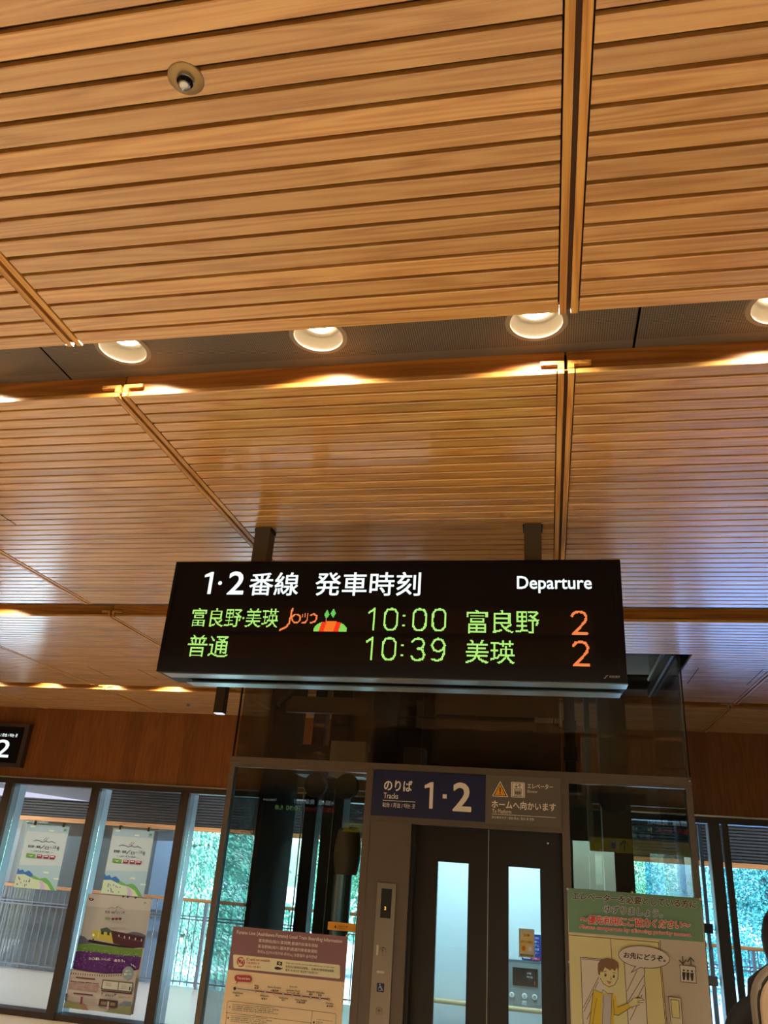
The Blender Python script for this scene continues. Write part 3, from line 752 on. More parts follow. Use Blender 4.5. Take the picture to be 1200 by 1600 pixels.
c = (-1.104, 1.076); a.ring(c[0], c[1]-.006, .011, .011, .0026, '#dfe2ee', 16); a.ell(c[0]-.001, c[1]+.020, .0035, .0035, '#dfe2ee', 10)
a.line([(c[0]-.001, c[1]+.015), (c[0], c[1]), (c[0]+.011, c[1]), (c[0]+.016, c[1]-.013), (c[0]+.020, c[1]-.012)], .003, '#dfe2ee')
a.line([(c[0], c[1]+.009), (c[0]+.009, c[1]+.008)], .0026, '#dfe2ee'); a.build('symbols', M['print'], cs, kind='stuff', label='blue wheelchair symbol and raised tactile labels')

# yellow sticker
ys = thing('yellow_sticker', (-1.40, 5.895, 1.385), 'orange yellow sticker with tiny elevator pictogram left of the call panel', 'sticker')
MB().box(-1.500, -1.302, 5.912, 5.9195, 1.385, 1.434).build('sheet', mat('sticker_yellow', '#e8a01e', .4), ys)
a = Art(5.912); a.line([(-1.498, 1.387), (-1.304, 1.387), (-1.304, 1.432), (-1.498, 1.432)], .0015, '#f4c04a', True)
a.rect(-1.452, 1.399, -1.440, 1.411, '#4a3210'); a.poly([(-1.451, 1.414), (-1.441, 1.414), (-1.446, 1.420)], '#4a3210')
a.text('上り専用エレベーター乗場', -1.430, 1.407, -1.358, 1.415, '#5a3c10', .02); a.text('Elevator for Platform', -1.430, 1.396, -1.374, 1.403, '#5a3c10'); a.build('print', M['print'], ys)

# ================================================================== DEPARTURE BOARD
db = thing('departure_board', (-.72, 3.46, 2.58), 'large black hanging departure board with white heading and two green LED rows', 'sign')
BX0, BX1, BZ0, BZ1, BY0, BY1 = -1.770, .334, 2.578, 3.120, 3.340, 3.585
MB().box(BX0, BX1, BY0, BY1, BZ0, BZ1).build('housing', M['signblack'], db, bevel=.004)
fr = MB(); fr.box(BX0+.002, BX1-.002, BY0-.004, BY0, BZ0, BZ0+.014); fr.box(BX0+.002, BX1-.002, BY0-.004, BY0, BZ1-.014, BZ1); fr.box(BX0+.002, BX0+.018, BY0-.004, BY0, BZ0+.014, BZ1-.014); fr.box(BX1-.030, BX1-.002, BY0-.004, BY0, BZ0+.014, BZ1-.014)
fr.build('front_frame', M['signsoft'], db)
MB().box(BX0+.018, BX1-.030, BY0-.002, BY0, BZ0+.014, BZ1-.014).build('front_face', M['signsoft'], db)
for z0, z1 in ((2.776, 2.892), (2.642, 2.757)):
    MB().box(-1.645, .211, BY0-.0026, BY0-.002, z0, z1).build('led_screen', M['ledbg'], db)
b_ = MB(); b_.box(BX0+.03, BX1+.002, 3.350, 3.440, 2.573, 2.5775); b_.build('underside_bar', M['underside'], db)
b_ = MB(); b_.box(BX0+.09, BX1-.014, 3.485, 3.575, 2.562, 2.566); b_.box(BX0+.10, BX1-.03, 3.52, 3.54, 2.566, 2.578); b_.build('underside_bar', M['underside'], db)
for px in (-1.390, -.044):
    po = thing('ceiling_post', (px, 3.495, 3.12), ('dark square ceiling post above the left end of the departure board' if px < -1 else 'dark square ceiling post above the right end of the departure board'), 'post')
    MB().box(px-.040, px+.040, 3.455, 3.535, 3.118, 3.352).build('shaft', M['post'], po, bevel=.002)
    MB().box(px-.046, px+.046, 3.462, 3.528, 3.332, 3.349).build('ceiling_collar', M['black'], po)
a = Art(BY0-.002)
LW = '#f2ffff'
a.text('1', -1.606, 2.955, -1.562, 3.067, LW, .018); a.ell(-1.522, 3.010, .010, .010, LW, 16); a.text('2', -1.478, 2.955, -1.400, 3.067, LW, .015)
a.text('番線', -1.370, 2.950, -1.128, 3.062, LW, .013); a.text('発車時刻', -1.043, 2.950, -.548, 3.062, LW, .013)
a.text('Departure', -.113, 2.965, .207, 3.042, LW, .016)
a.build('heading', M['lit'], db, kind='stuff')
a = Art(BY0-.004); a.line([(.240, 2.594), (.246, 2.596), (.250, 2.604), (.256, 2.606)], .003, '#7f8a80'); a.text('新陽社製作', .262, 2.597, .304, 2.6065, '#8f8880', .01); a.build('maker_mark', M['print'], db)

# LED lettering: dots on a grid
class LED:
    def __init__(s, p=.00435): s.p = p; s.d = {}
    def tri(s, A, B, Cc, col):
        p = s.p; x0 = int(math.floor(min(A[0], B[0], Cc[0])/p)); x1 = int(math.ceil(max(A[0], B[0], Cc[0])/p))
        z0 = int(math.floor(min(A[1], B[1], Cc[1])/p)); z1 = int(math.ceil(max(A[1], B[1], Cc[1])/p))
        def sgn(P_, Q, R): return (P_[0]-R[0])*(Q[1]-R[1])-(Q[0]-R[0])*(P_[1]-R[1])
        for i in range(x0, x1+1):
            for j in range(z0, z1+1):
                q = (i*p, j*p); a_, b_, c_ = sgn(q, A, B), sgn(q, B, Cc), sgn(q, Cc, A)
                if not ((a_ < 0 or b_ < 0 or c_ < 0) and (a_ > 0 or b_ > 0 or c_ > 0)): s.d[(i, j)] = col
    def text(s, t, x0, z0, x1, z1, col, bold=0.0):
        v, tr = text_tris(t, bold); lo, hi = v.min(0)+bold, v.max(0)-bold
        q = np.stack([x0+(v[:, 0]-lo[0])*(x1-x0)/(hi[0]-lo[0]), z0+(v[:, 1]-lo[1])*(z1-z0)/(hi[1]-lo[1])], 1)
        for t_ in tr: s.tri(q[t_[0]], q[t_[1]], q[t_[2]], col)
    def stroke(s, pts, w, col):
        for A, B in zip(pts[:-1], pts[1:]):
            n = max(2, int(math.hypot(B[0]-A[0], B[1]-A[1])/s.p*2))
            for k in range(n+1):
                cx, cz = lerp(A[0], B[0], k/n), lerp(A[1], B[1], k/n); r = int(math.ceil(w/2/s.p))
                i0, j0 = cx/s.p, cz/s.p
                for i in range(int(i0)-r-1, int(i0)+r+2):
                    for j in range(int(j0)-r-1, int(j0)+r+2):
                        if (i-i0)**2+(j-j0)**2 <= (w/2/s.p)**2: s.d[(i, j)] = col
    def shape(s, fn, x0, z0, x1, z1):
        for i in range(int(x0/s.p), int(x1/s.p)+1):
            for j in range(int(z0/s.p), int(z1/s.p)+1):
                c = fn(i*s.p, j*s.p)
                if c: s.d[(i, j)] = c
    def build(s, name, y, parent, m='led', fill=.86, **kw):
        a = Art(y); h = s.p*fill/2; by = {}
        for (i, j), c in s.d.items(): by.setdefault(c, []).append((i*s.p, j*s.p))
        for c, L_ in by.items():
            vs = []; fs = []
            for x, z in L_:
                b = len(vs); vs += [(x-h, z-h), (x+h, z-h), (x+h, z+h), (x-h, z+h)]; fs.append((b, b+1, b+2, b+3))
            a.raw(vs, fs, c); a.k -= 1
        return a.build(name, M[m], parent, kind='stuff', **kw)
GR, OR = '#b6f47c', '#ff8a4e'
def digit_led(L, ch, x0, z0, x1, z1, col, w=.0095):
    X = lambda u: lerp(x0, x1, u); Z = lambda v: lerp(z0, z1, v)
    P_ = {'0': [(.5, 0), (.2, .04), (.03, .2), (0, .5), (.03, .8), (.2, .96), (.5, 1), (.8, .96), (.97, .8), (1, .5), (.97, .2), (.8, .04), (.5, 0)],
          '1': [(.15, .82), (.6, 1), (.6, 0)],
          '2': [(.02, .80), (.15, .94), (.5, 1), (.85, .94), (.98, .76), (.9, .55), (.5, .27), (.05, 0), (1, 0)],
          '3': [(.03, .84), (.2, .96), (.5, 1), (.82, .94), (.95, .76), (.82, .58), (.45, .53), (.82, .48), (1, .26), (.85, .06), (.5, 0), (.18, .04), (0, .18)],
          '9': [(.95, .62), (.8, .48), (.5, .42), (.2, .48), (.03, .70), (.2, .93), (.5, 1), (.82, .93), (1, .7), (.97, .35), (.8, .08), (.45, 0), (.1, .06)]}[ch]
    L.stroke([(X(u), Z(v)) for u, v in P_], w, col)
def time_led(L, t, x, z0, z1, col):
    for ch, dx in zip(t, (-.005, .078, .166, .208, .296)):
        if ch == ':':
            for v in (.22, .68): L.stroke([(x+dx, lerp(z0, z1, v)), (x+dx+.002, lerp(z0, z1, v))], .010, col)
        else: digit_led(L, ch, x+dx, z0, x+dx+.058, z1, col)
L1 = LED(.0041)
L1.text('富良野', -1.637, 2.793, -1.388, 2.884, GR, .004); L1.text('・', -1.383, 2.832, -1.373, 2.843, GR); L1.text('美瑛', -1.366, 2.793, -1.208, 2.884, GR, .004)
L1.stroke([(-1.143, 2.884), (-1.147, 2.85), (-1.150, 2.815), (-1.165, 2.795), (-1.192, 2.783)], .009, OR)
L1.stroke([(-1.120+.020*math.cos(k*.35), 2.838+.020*math.sin(k*.35)) for k in range(19)], .007, OR)
L1.stroke([(-1.091, 2.858), (-1.091, 2.846)], .006, OR); L1.stroke([(-1.079, 2.860), (-1.079, 2.848)], .006, OR); L1.stroke([(-1.066, 2.862), (-1.066, 2.832), (-1.074, 2.820), (-1.088, 2.818)], .007, OR)
L1.stroke([(-1.050, 2.855), (-1.036, 2.860), (-1.024, 2.852), (-1.022, 2.835), (-1.030, 2.822), (-1.050, 2.819)], .008, OR)
def hill(x, z):
    cx = -.953; u = (x-cx)/.078
    if abs(u) > 1: return None
    top = 2.783+.044*math.sqrt(1-u*u)**.8
    if z > top: return None
    d = (x-cx)*1.0-(z-2.783)*.25
    if -.052 < d < -.030 or .008+.008 < d < .040: return '#ff3a22'
    if -.030 <= d <= .016: return '#ff7a2a'
    return '#8edc5a'
L1.shape(hill, -1.035, 2.783, -.872, 2.83)
for tx, tz in ((-.975, 2.858), (-.945, 2.864)):
    L1.shape(lambda x, z: '#6fce62' if abs(x-tx)/.0125+abs(z-tz)/.021 < 1.05 else None, tx-.02, tz-.03, tx+.02, tz+.03)
    L1.stroke([(tx, tz-.018), (tx, 2.826)], .003, '#e8704a')
time_led(L1, '10:00', -.781, 2.789, 2.887, GR); L1.text('富良野', -.333, 2.780, -.020, 2.885, GR, .004); digit_led(L1, '2', .119, 2.783, .180, 2.881, OR, .011)
L1.build('led_row', BY0-.0028, db, label='upper LED row of green and orange dots')
L2 = LED(.0041)
L2.text('普通', -1.632, 2.650, -1.430, 2.753, GR, .004); time_led(L2, '10:39', -.781, 2.654, 2.752, GR); L2.text('美瑛', -.336, 2.646, -.126, 2.750, GR, .004); digit_led(L2, '2', .120, 2.648, .182, 2.748, OR, .011)
L2.build('led_row', BY0-.0028, db, label='lower LED row of green and orange dots')

# framed track sign on the far wall, left
ts = thing('framed_track_sign', (-7.1, 9.2, 2.604), 'dark framed illuminated track sign on the far wood wall', 'sign')
MB().box(-7.75, -6.465, 9.17, 9.249, 2.600, 3.137).build('frame', mat('sign_frame_brown', '#3a3030', .4), ts, bevel=.003)
MB().box(-7.70, -6.530, 9.165, 9.171, 2.650, 3.090).build('face', M['signsoft'], ts)
a = Art(9.165); a.text('2', -6.86, 2.715, -6.665, 2.925, LW, .01); a.text('のりば', -7.35, 2.96, -7.08, 3.05, LW); a.text('Tracks', -7.33, 2.94, -7.12, 2.985, LW)
a.text('1', -7.3, 2.70, -7.22, 2.91, LW, .01); a.ell(-7.03, 2.81, .02, .02, LW); a.rect(-6.955, 2.965, -6.945, 3.05, LW); a.text('站台 / 月台 / 타는 곳', -6.93, 2.965, -6.60, 3.005, LW, .02)
a.build('lettering', M['lit'], ts, kind='stuff')

# ================================================================== DOWNLIGHTS
VIS = {0: 'third', }
def downlight(x, y, label, group=None, first=[None]):
    if first[0] is None:
        t = thing('downlight', (x, y, TRAYZ), label, 'ceiling light', group)
        MB().lathe((x, y, TRAYZ), [(.083, .003), (.083, -.004), (.098, -.004), (.1005, .0), (.1005, .003)], 40).build('trim_ring', M['ring'], t)
        MB().lathe((x, y, TRAYZ), [(.084, -.002), (.078, .02), (.066, .045), (.050, .060)], 40).build('reflector', M['reflector'], t, smooth=True)
        MB().lathe((x, y, TRAYZ), [(.101, .001), (.101, .085), (.0, .085)], 24).build('can', M['plenum'], t)
        MB().lathe((x, y, TRAYZ+.044), [(.046, 0), (.034, -.005), (.001, -.006)], 24).build('led_disc', M['lamp'], t)
        first[0] = t
    else:
        s = first[0]; t = s.copy(); COL.objects.link(t); t.location = (x, y, TRAYZ); ORG[t.name] = Vector((x, y, TRAYZ))
        for k in ('group',):
            if k in t: del t[k]
        tag(t, label, 'ceiling light', group)
        for ch in s.children: c = ch.copy(); COL.objects.link(c); c.parent = t
    ld = bpy.data.lights.new('downlight_beam', 'SPOT'); ld.energy = P_DOWN; ld.color = LAMP_COL
    ld.spot_size = math.radians(150); ld.spot_blend = .6; ld.shadow_soft_size = .03
    lo = bpy.data.objects.new('downlight_beam', ld); COL.objects.link(lo); lo.location = (x, y, TRAYZ+.034)
names = {-2: 'recessed downlight cut by the panel edge, leftmost of the four in view', -1: 'recessed downlight between the leftmost one and the one at the rail joint',
         0: 'recessed downlight tucked beside the double rail joint of the ceiling', 1: 'recessed downlight at the right end of the slot, right of the rail joint'}
for si, x, y in lamp_xy:
    k = round((x-X0L)/.72)
    if si == 3 and k in names: downlight(x, y, names[k])
    elif si == 3: downlight(x, y, 'recessed downlight of the lit slot, beyond the photo edge', 'downlights of the lit slot beyond the photo edge')
    elif si == 4: downlight(x, y, 'recessed downlight hidden above the second slot, washing its wood edge', 'downlights hidden in the second slot')
    elif si == 5: downlight(x, y, 'recessed downlight hidden above the farthest slot, making an orange scallop', 'downlights hidden in the farthest slot')
    else: downlight(x, y, 'recessed downlight behind the viewpoint, mirrored faintly in the elevator glass', 'downlights behind the viewpoint')

# lift car lamp
la = bpy.data.lights.new('car_light', 'AREA'); la.shape = 'RECTANGLE'; la.size = 1.0; la.size_y = .8; la.energy = 20; la.color = (.66, .90, 1.0)
lo = bpy.data.objects.new('car_light', la); COL.objects.link(lo); lo.location = (-.43, 6.8, 2.27)

# sprinkler head
sx, sy_ = -.732, 1.031
sp = thing('sprinkler_head', (sx, sy_, CZ), 'small round chrome sprinkler with beige cover plate on the near slats', 'sprinkler')
MB().lathe((sx, sy_, CZ), [(.015, -.001), (.0375, -.003), (.039, -.001), (.0395, .001)], 40).build('cover_plate', mat('beige_plate', '#a88d5f', .35, metal=.5), sp, smooth=True)
MB().lathe((sx, sy_, CZ), [(.019, -.002), (.019, -.010), (.0175, -.012), (.016, -.002)], 28).build('collar', M['steel'], sp)
MB().lathe((sx, sy_, CZ), [(.016, -.004), (.015, -.006), (.0001, -.006)], 20).build('recess', M['gap'], sp)
MB().lathe((sx, sy_, CZ), [(.005, -.004), (.006, -.018), (.013, -.020), (.0135, -.023), (.009, -.026), (.0001, -.027)], 24).build('deflector', M['steel'], sp, smooth=True)
b_ = MB()
for k in range(6):
    an = k*math.pi/3; b_.tube([(sx+.012*math.cos(an), sy_+.012*math.sin(an), CZ-.004), (sx+.011*math.cos(an), sy_+.011*math.sin(an), CZ-.021)], .0015, 5)
b_.build('cage', M['steel'], sp)
sp2 = thing('distant_sprinkler', (-4.05, 8.55, CZ), 'tiny dark sprinkler on the farthest ceiling panel', 'sprinkler')
MB().lathe((-4.05, 8.55, CZ), [(.05, .0), (.045, -.004), (.02, -.006), (.018, -.035), (.0001, -.036)], 16).build('body', M['ring'], sp2)

# access-hatch saw cuts in the slats
def seam(x0, y0, x1, y1):
    d = Vector((x1-x0, y1-y0)).normalized(); n = Vector((-d.y, d.x))*.003
    MB().prism([(x0+n.x, y0+n.y), (x1+n.x, y1+n.y), (x1-n.x, y1-n.y), (x0-n.x, y0-n.y)], CZ-.0006, CZ+.001, axis='Z').build('panel_seam', M['gap'], ceiling)
for x, ya, yb in ((-2.75, 2.98, 3.37), (1.16, 6.30, 6.85), (1.62, 6.30, 6.85), (-4.30, 6.75, 7.25), (-3.80, 6.80, 7.25)): seam(x, ya, x, yb)

# pendant box light left of the tower
pb = thing('pendant_box_light', (-3.20, 7.70, 3.35), 'dark rectangular box light hanging from the ceiling left of the elevator tower', 'ceiling light')
MB().box(-3.255, -3.155, 7.45, 7.55, 3.08, 3.348).build('body', M['bronze'], pb, bevel=.003)
MB().box(-3.247, -3.163, 7.458, 7.542, 3.072, 3.080).build('glow_panel', emit('pendant_diffuser', '#dfe2f4', 1.2), pb)

# ================================================================== RAILING
rl = thing('corridor_railing', (-3, 12.12, 0), 'metal bar railing with wooden handrail along the far corridor', 'railing')
MB().box(-12.9, 7.9, 12.09, 12.15, 1.095, 1.140).build('wooden_handrail', M['handrail'], rl, bevel=.008)
for z in (.865, .905, .075): MB().box(-12.9, 7.9, 12.112, 12.128, z-.008, z+.008).build('rail_bar', M['baluster'], rl)
bm_ = None; N_B = 0
for seg in ((-9.6, -2.0), (1.2, 4.2)):
    x = seg[0]
    while x < seg[1]:
        post = (N_B % 9 == 4)
        if bm_ is None:
            bm_ = MB().box(x-.006, x+.006, 12.113, 12.127, .03, 1.095).build('baluster', M['baluster'], rl, at=(x, 12.12, 0))
        else: clone(bm_, rl, Vector((x, 12.12, 0))-org(rl), 'baluster')
        x += .108; N_B += 1
for x in (-6.95, -4.92, -3.0, 2.55):
    MB().box(x-.02, x+.02, 12.09, 12.15, 0, 1.095).build('railing_post', M['alum'], rl)

# post with clamps beside the right mullion
gp = thing('clamp_post', (1.62, 9.5, 0), 'slim dark post with two glass clamps right of the elevator tower', 'post')
MB().box(1.60, 1.635, 9.62, 9.66, 0, 2.42).build('post', M['alum'], gp)
for z in (.95, 1.42): MB().box(1.575, 1.66, 9.60, 9.68, z-.045, z+.045).build('clamp', M['doorbrown'], gp, bevel=.006)

# ================================================================== POSTERS
# shared art of the two hanging posters (digitised in poster pixels, then mapped to metres)
def event_poster(px0, px1, z0, z1, label, name='hanging_poster'):
    y = 9.386; q_ = y/9.25; px0 *= q_; px1 *= q_; z0 = EYE+(z0-EYE)*q_; z1 = EYE+(z1-EYE)*q_
    t = thing(name, ((px0+px1)/2, y, z0), label, 'poster')
    MB().box(px0, px1, y, y+.004, z0, z1).build('sheet', mat('poster_pale', '#c8d4e4', .5), t)
    MB().box(px0-.02, px1+(.16 if px0 > -5.6 else .02), y-.004, y+.008, z1-.002, z1+.012).build('hanging_bar', M['alum'], t)
    for q in (.17, .86):
        x = lerp(px0, px1, q); MB().box(x-.012, x+.012, y-.012, 9.40, z1-.012, z1+.035).build('clip', M['bronze'], t)
    H = homog([(330, 505), (820, 530), (655, 1300), (162, 1248)], [(px0, z1), (px1, z1), (px1, z0), (px0, z0)])
    a = Art(y, H)
    def pt(u, v):      # poster fraction -> digitised pixel
        return (lerp(lerp(330, 820, u), lerp(162, 655, u), v), lerp(lerp(505, 530, u), lerp(1248, 1300, u), v))
    a.H = None
    def g(u, v): return (lerp(px0, px1, u), lerp(z1, z0, v))
    def pol(c, *p): a.poly([g(u, v) for u, v in p], c)
    pol('#a9c6e2', (0, 0), (1, 0), (1, .13), (.6, .15), (.3, .12), (0, .16))
    pol('#c3d2e0', (0, .12), (1, .12), (1, .70), (0, .70))
    pol('#a9c8e6', (0, .66), (1, .62), (1, 1), (0, 1))
    for u, v in ((.12, .04), (.60, .09), (.68, .74), (.95, .82)): a.rrect(g(u-.06, v+.012)[0], g(0, v+.012)[1], g(u+.06, v)[0], g(0, v-.012)[1], .004, '#dde8f2')
    pol('#3f74b8', (0, .84), (0, .70), (.05, .74), (.12, .72), (.18, .76), (.27, .73), (.36, .77), (.44, .84), (.55, .88), (.5, .92))
    pol('#6fae62', (.30, .84), (.42, .80), (.55, .84), (.70, .82), (.80, .86), (.90, .93), (.98, 1), (.5, 1))
    pol('#cfe0bc', (0, .80), (.18, .79), (.42, .85), (.62, .87), (.78, .92), (.88, 1), (0, 1))
    pol('#c9b6dc', (.56, .87), (.66, .89), (.73, .95), (.74, 1), (.62, 1), (.62, .93))
    pol('#d6d8a0', (.68, .89), (.78, .93), (.86, 1), (.78, 1), (.76, .95))
    for k in range(16):
        u = .04+.40*rnd.random(); v = .84+.04*u+.12*rnd.random(); p = g(u, v); a.ell(p[0], p[1], .007, .010, '#7f74a8', 6)
    INK = '#3f4a58'
    a.line([g(.22, .27), g(.30, .25), g(.38, .26), g(.44, .28), g(.52, .255), g(.60, .275), g(.66, .255), g(.76, .28)], .005, INK)
    a.line([g(.46, .25), g(.52, .20)], .005, INK); a.line([g(.51, .25), g(.57, .205)], .005, INK)
    a.text('富良野・美瑛', g(.12, .36)[0], g(0, .375)[1], g(.42, 0)[0], g(0, .335)[1], INK, .02)
    a.line([g(.43, .385), g(.51, .325)], .008, INK)
    a.text('ロ', g(.54, 0)[0], g(0, .385)[1], g(.62, 0)[0], g(0, .345)[1], INK, .02); a.text('ッ', g(.65, 0)[0], g(0, .365)[1], g(.69, 0)[0], g(0, .34)[1], INK, .02)
    a.text('コ', g(.71, 0)[0], g(0, .36)[1], g(.79, 0)[0], g(0, .325)[1], INK, .02); a.text('号', g(.81, 0)[0], g(0, .39)[1], g(.88, 0)[0], g(0, .335)[1], INK, .02)
    a.text('LAST RUN 2025', g(.29, 0)[0], g(0, .435)[1], g(.66, 0)[0], g(0, .415)[1], INK, .02)
    a.line([g(.20, .425), g(.27, .425)], .002, INK); a.line([g(.68, .425), g(.76, .425)], .002, INK)
    pol('#6fa04e', (.13, .465), (.35, .475), (.35, .53), (.13, .525)); pol('#dfe8d0', (.18, .485), (.24, .50), (.30, .485), (.25, .515))
    for u in (.39, .55, .70): pol('#8c2f48', (u, .475), (u+.13, .475), (u+.12, .525), (u, .53)); pol('#e6dfe4', (u+.015, .485), (u+.10, .485), (u+.10, .50), (u+.015, .50))
    a.line([g(.84, .50), g(.92, .45)], .002, '#8a949c')
    a.text('JR', g(.89, 0)[0], g(0, .09)[1], g(.96, 0)[0], g(0, .05)[1], '#3f9a58', .04)
    a.build('print', M['printwin'], t); return t
event_poster(-6.213, -5.656, 1.265, 1.967, 'pale blue poster with tiny train, in the pane nearest the framed track sign')
event_poster(-5.078, -4.545, 1.280, 1.983, 'pale blue poster with tiny train, directly above the lavender train poster')

# train and lavender poster
y = 9.384; q_ = y/9.25
X0, X1, Z0, Z1 = -5.233*q_, -4.428*q_, EYE+(.145-EYE)*q_, EYE+(1.266-EYE)*q_
tp = thing('lavender_train_poster', ((X0+X1)/2, y, Z0), 'large poster of a yellow locomotive pulling brown coaches behind purple lavender', 'poster')
MB().box(X0, X1, y, y+.004, Z0, Z1).build('sheet', M['paper'], tp)
for q in (.55, .62, .74): MB().box(lerp(X0, X1, q)-.01, lerp(X0, X1, q)+.01, y-.006, 9.40, Z1-.008, Z1+.01).build('tape', M['doorbrown'], tp)
H = homog([(335, 115), (1080, 190), (860, 1505), (105, 1405)], [(X0, Z1), (X1, Z1), (X1, Z0), (X0, Z0)])
a = Art(y, H)
a.poly([(335, 115), (1080, 190), (925, 1000), (170, 1010)], '#b3ac9f')
a.poly([(335, 115), (1080, 190), (1050, 330), (300, 260)], '#c0b8aa')
a.poly([(240, 600), (300, 620), (345, 665), (420, 700), (220, 705)], '#5a5f70')
a.poly([(790, 585), (840, 570), (900, 572), (960, 590), (1005, 615), (985, 760), (700, 740)], '#5c6070')
a.poly([(220, 700), (400, 705), (600, 735), (850, 765), (970, 765), (955, 855), (700, 835), (400, 790), (210, 785)], '#6a8a3e')
a.poly([(335, 675), (440, 705), (700, 745), (860, 762), (965, 745), (960, 720), (700, 720), (450, 670), (350, 650)], '#231c1c')
a.poly([(380, 550), (430, 548), (470, 560), (480, 530), (550, 515), (600, 545), (625, 570), (625, 690), (450, 655), (375, 630)], '#c2b24a')
a.poly([(480, 528), (555, 515), (600, 545), (600, 575), (485, 560)], '#3f5a50')
a.poly([(490, 560), (520, 562), (515, 600), (487, 590)], '#2c2a24'); a.poly([(560, 565), (585, 570), (583, 610), (558, 603)], '#2c2a24'); a.poly([(455, 565), (470, 568), (462, 640), (448, 635)], '#dcc860')
a.ell(400, 600, 14, 16, '#e8e2c0', 12); a.ell(400, 650, 10, 9, '#4a2020', 10)
a.poly([(600, 548), (990, 630), (965, 748), (860, 755), (630, 700)], '#4a222c')
a.poly([(640, 580), (985, 650), (983, 668), (636, 600)], '#3a181f')
for x in (690, 810, 880, 755, 950): a.poly([(x, 600+(x-690)*.2), (x+12, 602+(x-690)*.2), (x+9, 630+(x-690)*.2), (x-3, 628+(x-690)*.2)], '#cfc4b4')
a.line([(690, 625), (780, 655)], .006, '#7a4a50'); a.line([(840, 660), (940, 680)], .006, '#7a4a50')
a.poly([(205, 785), (320, 780), (480, 800), (700, 835), (955, 858), (925, 1000), (760, 1040), (550, 1040), (330, 1010), (170, 975)], '#5e2c6e')
for k in range(150):
    u, v = rnd.random(), rnd.random(); x = 205+u*720-v*25; yy = 810+v*185+u*35
    if x < 185 or yy > 1010 and x > 760: continue
    a.ell(x, yy, 7+4*rnd.random(), 9, rnd.choice(['#7a3f8c', '#4c2260', '#6d3580', '#83508f']), 5)
for k in range(60):
    x = 230+k*12; a.ell(x, 735+.11*(x-230)+rnd.random()*45, 7, 6, rnd.choice(['#86a04e', '#50702e', '#94a860']), 5)
a.text('さいごの夏を、いっしょに', 375, 880, 620, 850, '#efe6ee', .02, rot=.05); a.text('走ろう。', 665, 905, 785, 875, '#efe6ee', .02, rot=.05)
a.poly([(170, 985), (330, 1018), (550, 1045), (760, 1040), (925, 1000), (860, 1505), (105, 1405)], '#c2b3a2')
for k in range(22):
    x = 175+k*27; yy = 1018+k*2.4 if k < 14 else 1052-(k-14)*1; a.poly([(x, yy), (x+9, yy+1), (x+5, yy+24), (x-4, yy+23)], '#5a4a48')
a.ell(825, 1035, 68, 78, '#8a9a96', 9, rot=.2); a.text('運行', 795, 1020, 850, 1000, '#dfe4dc', .01, rot=0); a.text('最終シーズン', 780, 1058, 865, 1034, '#eef0e8', .03)
for x, yy in ((858, 930), (880, 940), (900, 960)): a.line([(x, yy), (x+12, yy+22)], .004, '#efe6ea')
MR = '#6a2434'
a.poly([(237, 1068), (455, 1092), (452, 1106), (234, 1082)], MR); a.poly([(212, 1243), (432, 1270), (430, 1284), (209, 1257)], MR); a.poly([(525, 1222), (870, 1262), (868, 1274), (522, 1234)], MR)
for k in range(4):
    x = 175+k*85; yy = 1112+k*9; a.poly([(x, yy), (x+76, yy+9), (x+74, yy+18), (x-2, yy+9)], MR); a.poly([(x-8, yy+28), (x+68, yy+36), (x+60, yy+92), (x-16, yy+84)], '#b8968a')
    for j in range(4): a.line([(x-6, yy+40+j*12), (x+60, yy+47+j*12)], .002, '#9a6a64')
def box_line(pts, w, c): a.line(pts, w, c, True)
box_line([(545, 1108), (885, 1148), (868, 1248), (528, 1206)], .012, '#66704e'); a.line([(725, 1130), (712, 1228)], .010, '#66704e')
a.poly([(553, 1116), (720, 1137), (708, 1222), (538, 1200)], '#d2c8b6'); a.poly([(732, 1138), (876, 1156), (862, 1240), (718, 1222)], '#d2c8b6')
for j in range(3): a.line([(580, 1140+j*14), (640, 1148+j*14)], .003, '#4a5a48'); a.line([(752, 1165+j*18), (805, 1172+j*18)], .003, '#6a6a5a')
a.poly([(845, 1185), (858, 1187), (853, 1228), (840, 1226)], '#2c3a2c')
a.text('お', 530, 1268, 548, 1248, MR, .05); a.text('乗車記念', 575, 1290, 670, 1262, '#4a4440', .01, rot=.1); a.text('P', 680, 1285, 700, 1265, MR, .05); a.text('記念グッズ', 725, 1310, 850, 1288, '#5a5048', .01, rot=.08)
a.poly([(512, 1315), (720, 1342), (706, 1420), (497, 1395)], '#4a3430'); a.poly([(530, 1345), (590, 1352), (582, 1388), (525, 1380)], '#8a7258'); a.poly([(635, 1358), (690, 1366), (682, 1400), (628, 1393)], '#8a7258')
a.poly([(600, 1345), (620, 1348), (612, 1440), (592, 1438)], '#c9b4b0')
a.poly([(120, 1350), (230, 1355), (340, 1370), (395, 1445), (105, 1405)], '#8d8a58'); a.poly([(300, 1370), (340, 1372), (395, 1445), (330, 1437)], '#a8765e'); a.poly([(300, 1290), (325, 1293), (312, 1375), (292, 1370)], '#7a3a44'); a.poly([(130, 1250), (152, 1253), (140, 1335), (122, 1330)], '#5e5060')
a.poly([(735, 1375), (790, 1350), (870, 1355), (868, 1400), (800, 1385), (730, 1395)], '#6f8288'); a.poly([(730, 1430), (800, 1400), (870, 1395), (860, 1505), (560, 1462), (640, 1435)], '#8d8e62')
for j in range(5): a.line([(160, 1290+j*16), (285, 1304+j*16)], .002, '#7a6a60'); a.line([(340, 1310+j*16), (470, 1325+j*16)], .002, '#7a6a60')
INK = '#4a4440'
a.line([(600, 290), (640, 280), (680, 290), (710, 275), (760, 295)], .004, INK); a.line([(690, 280), (715, 262)], .004, INK)
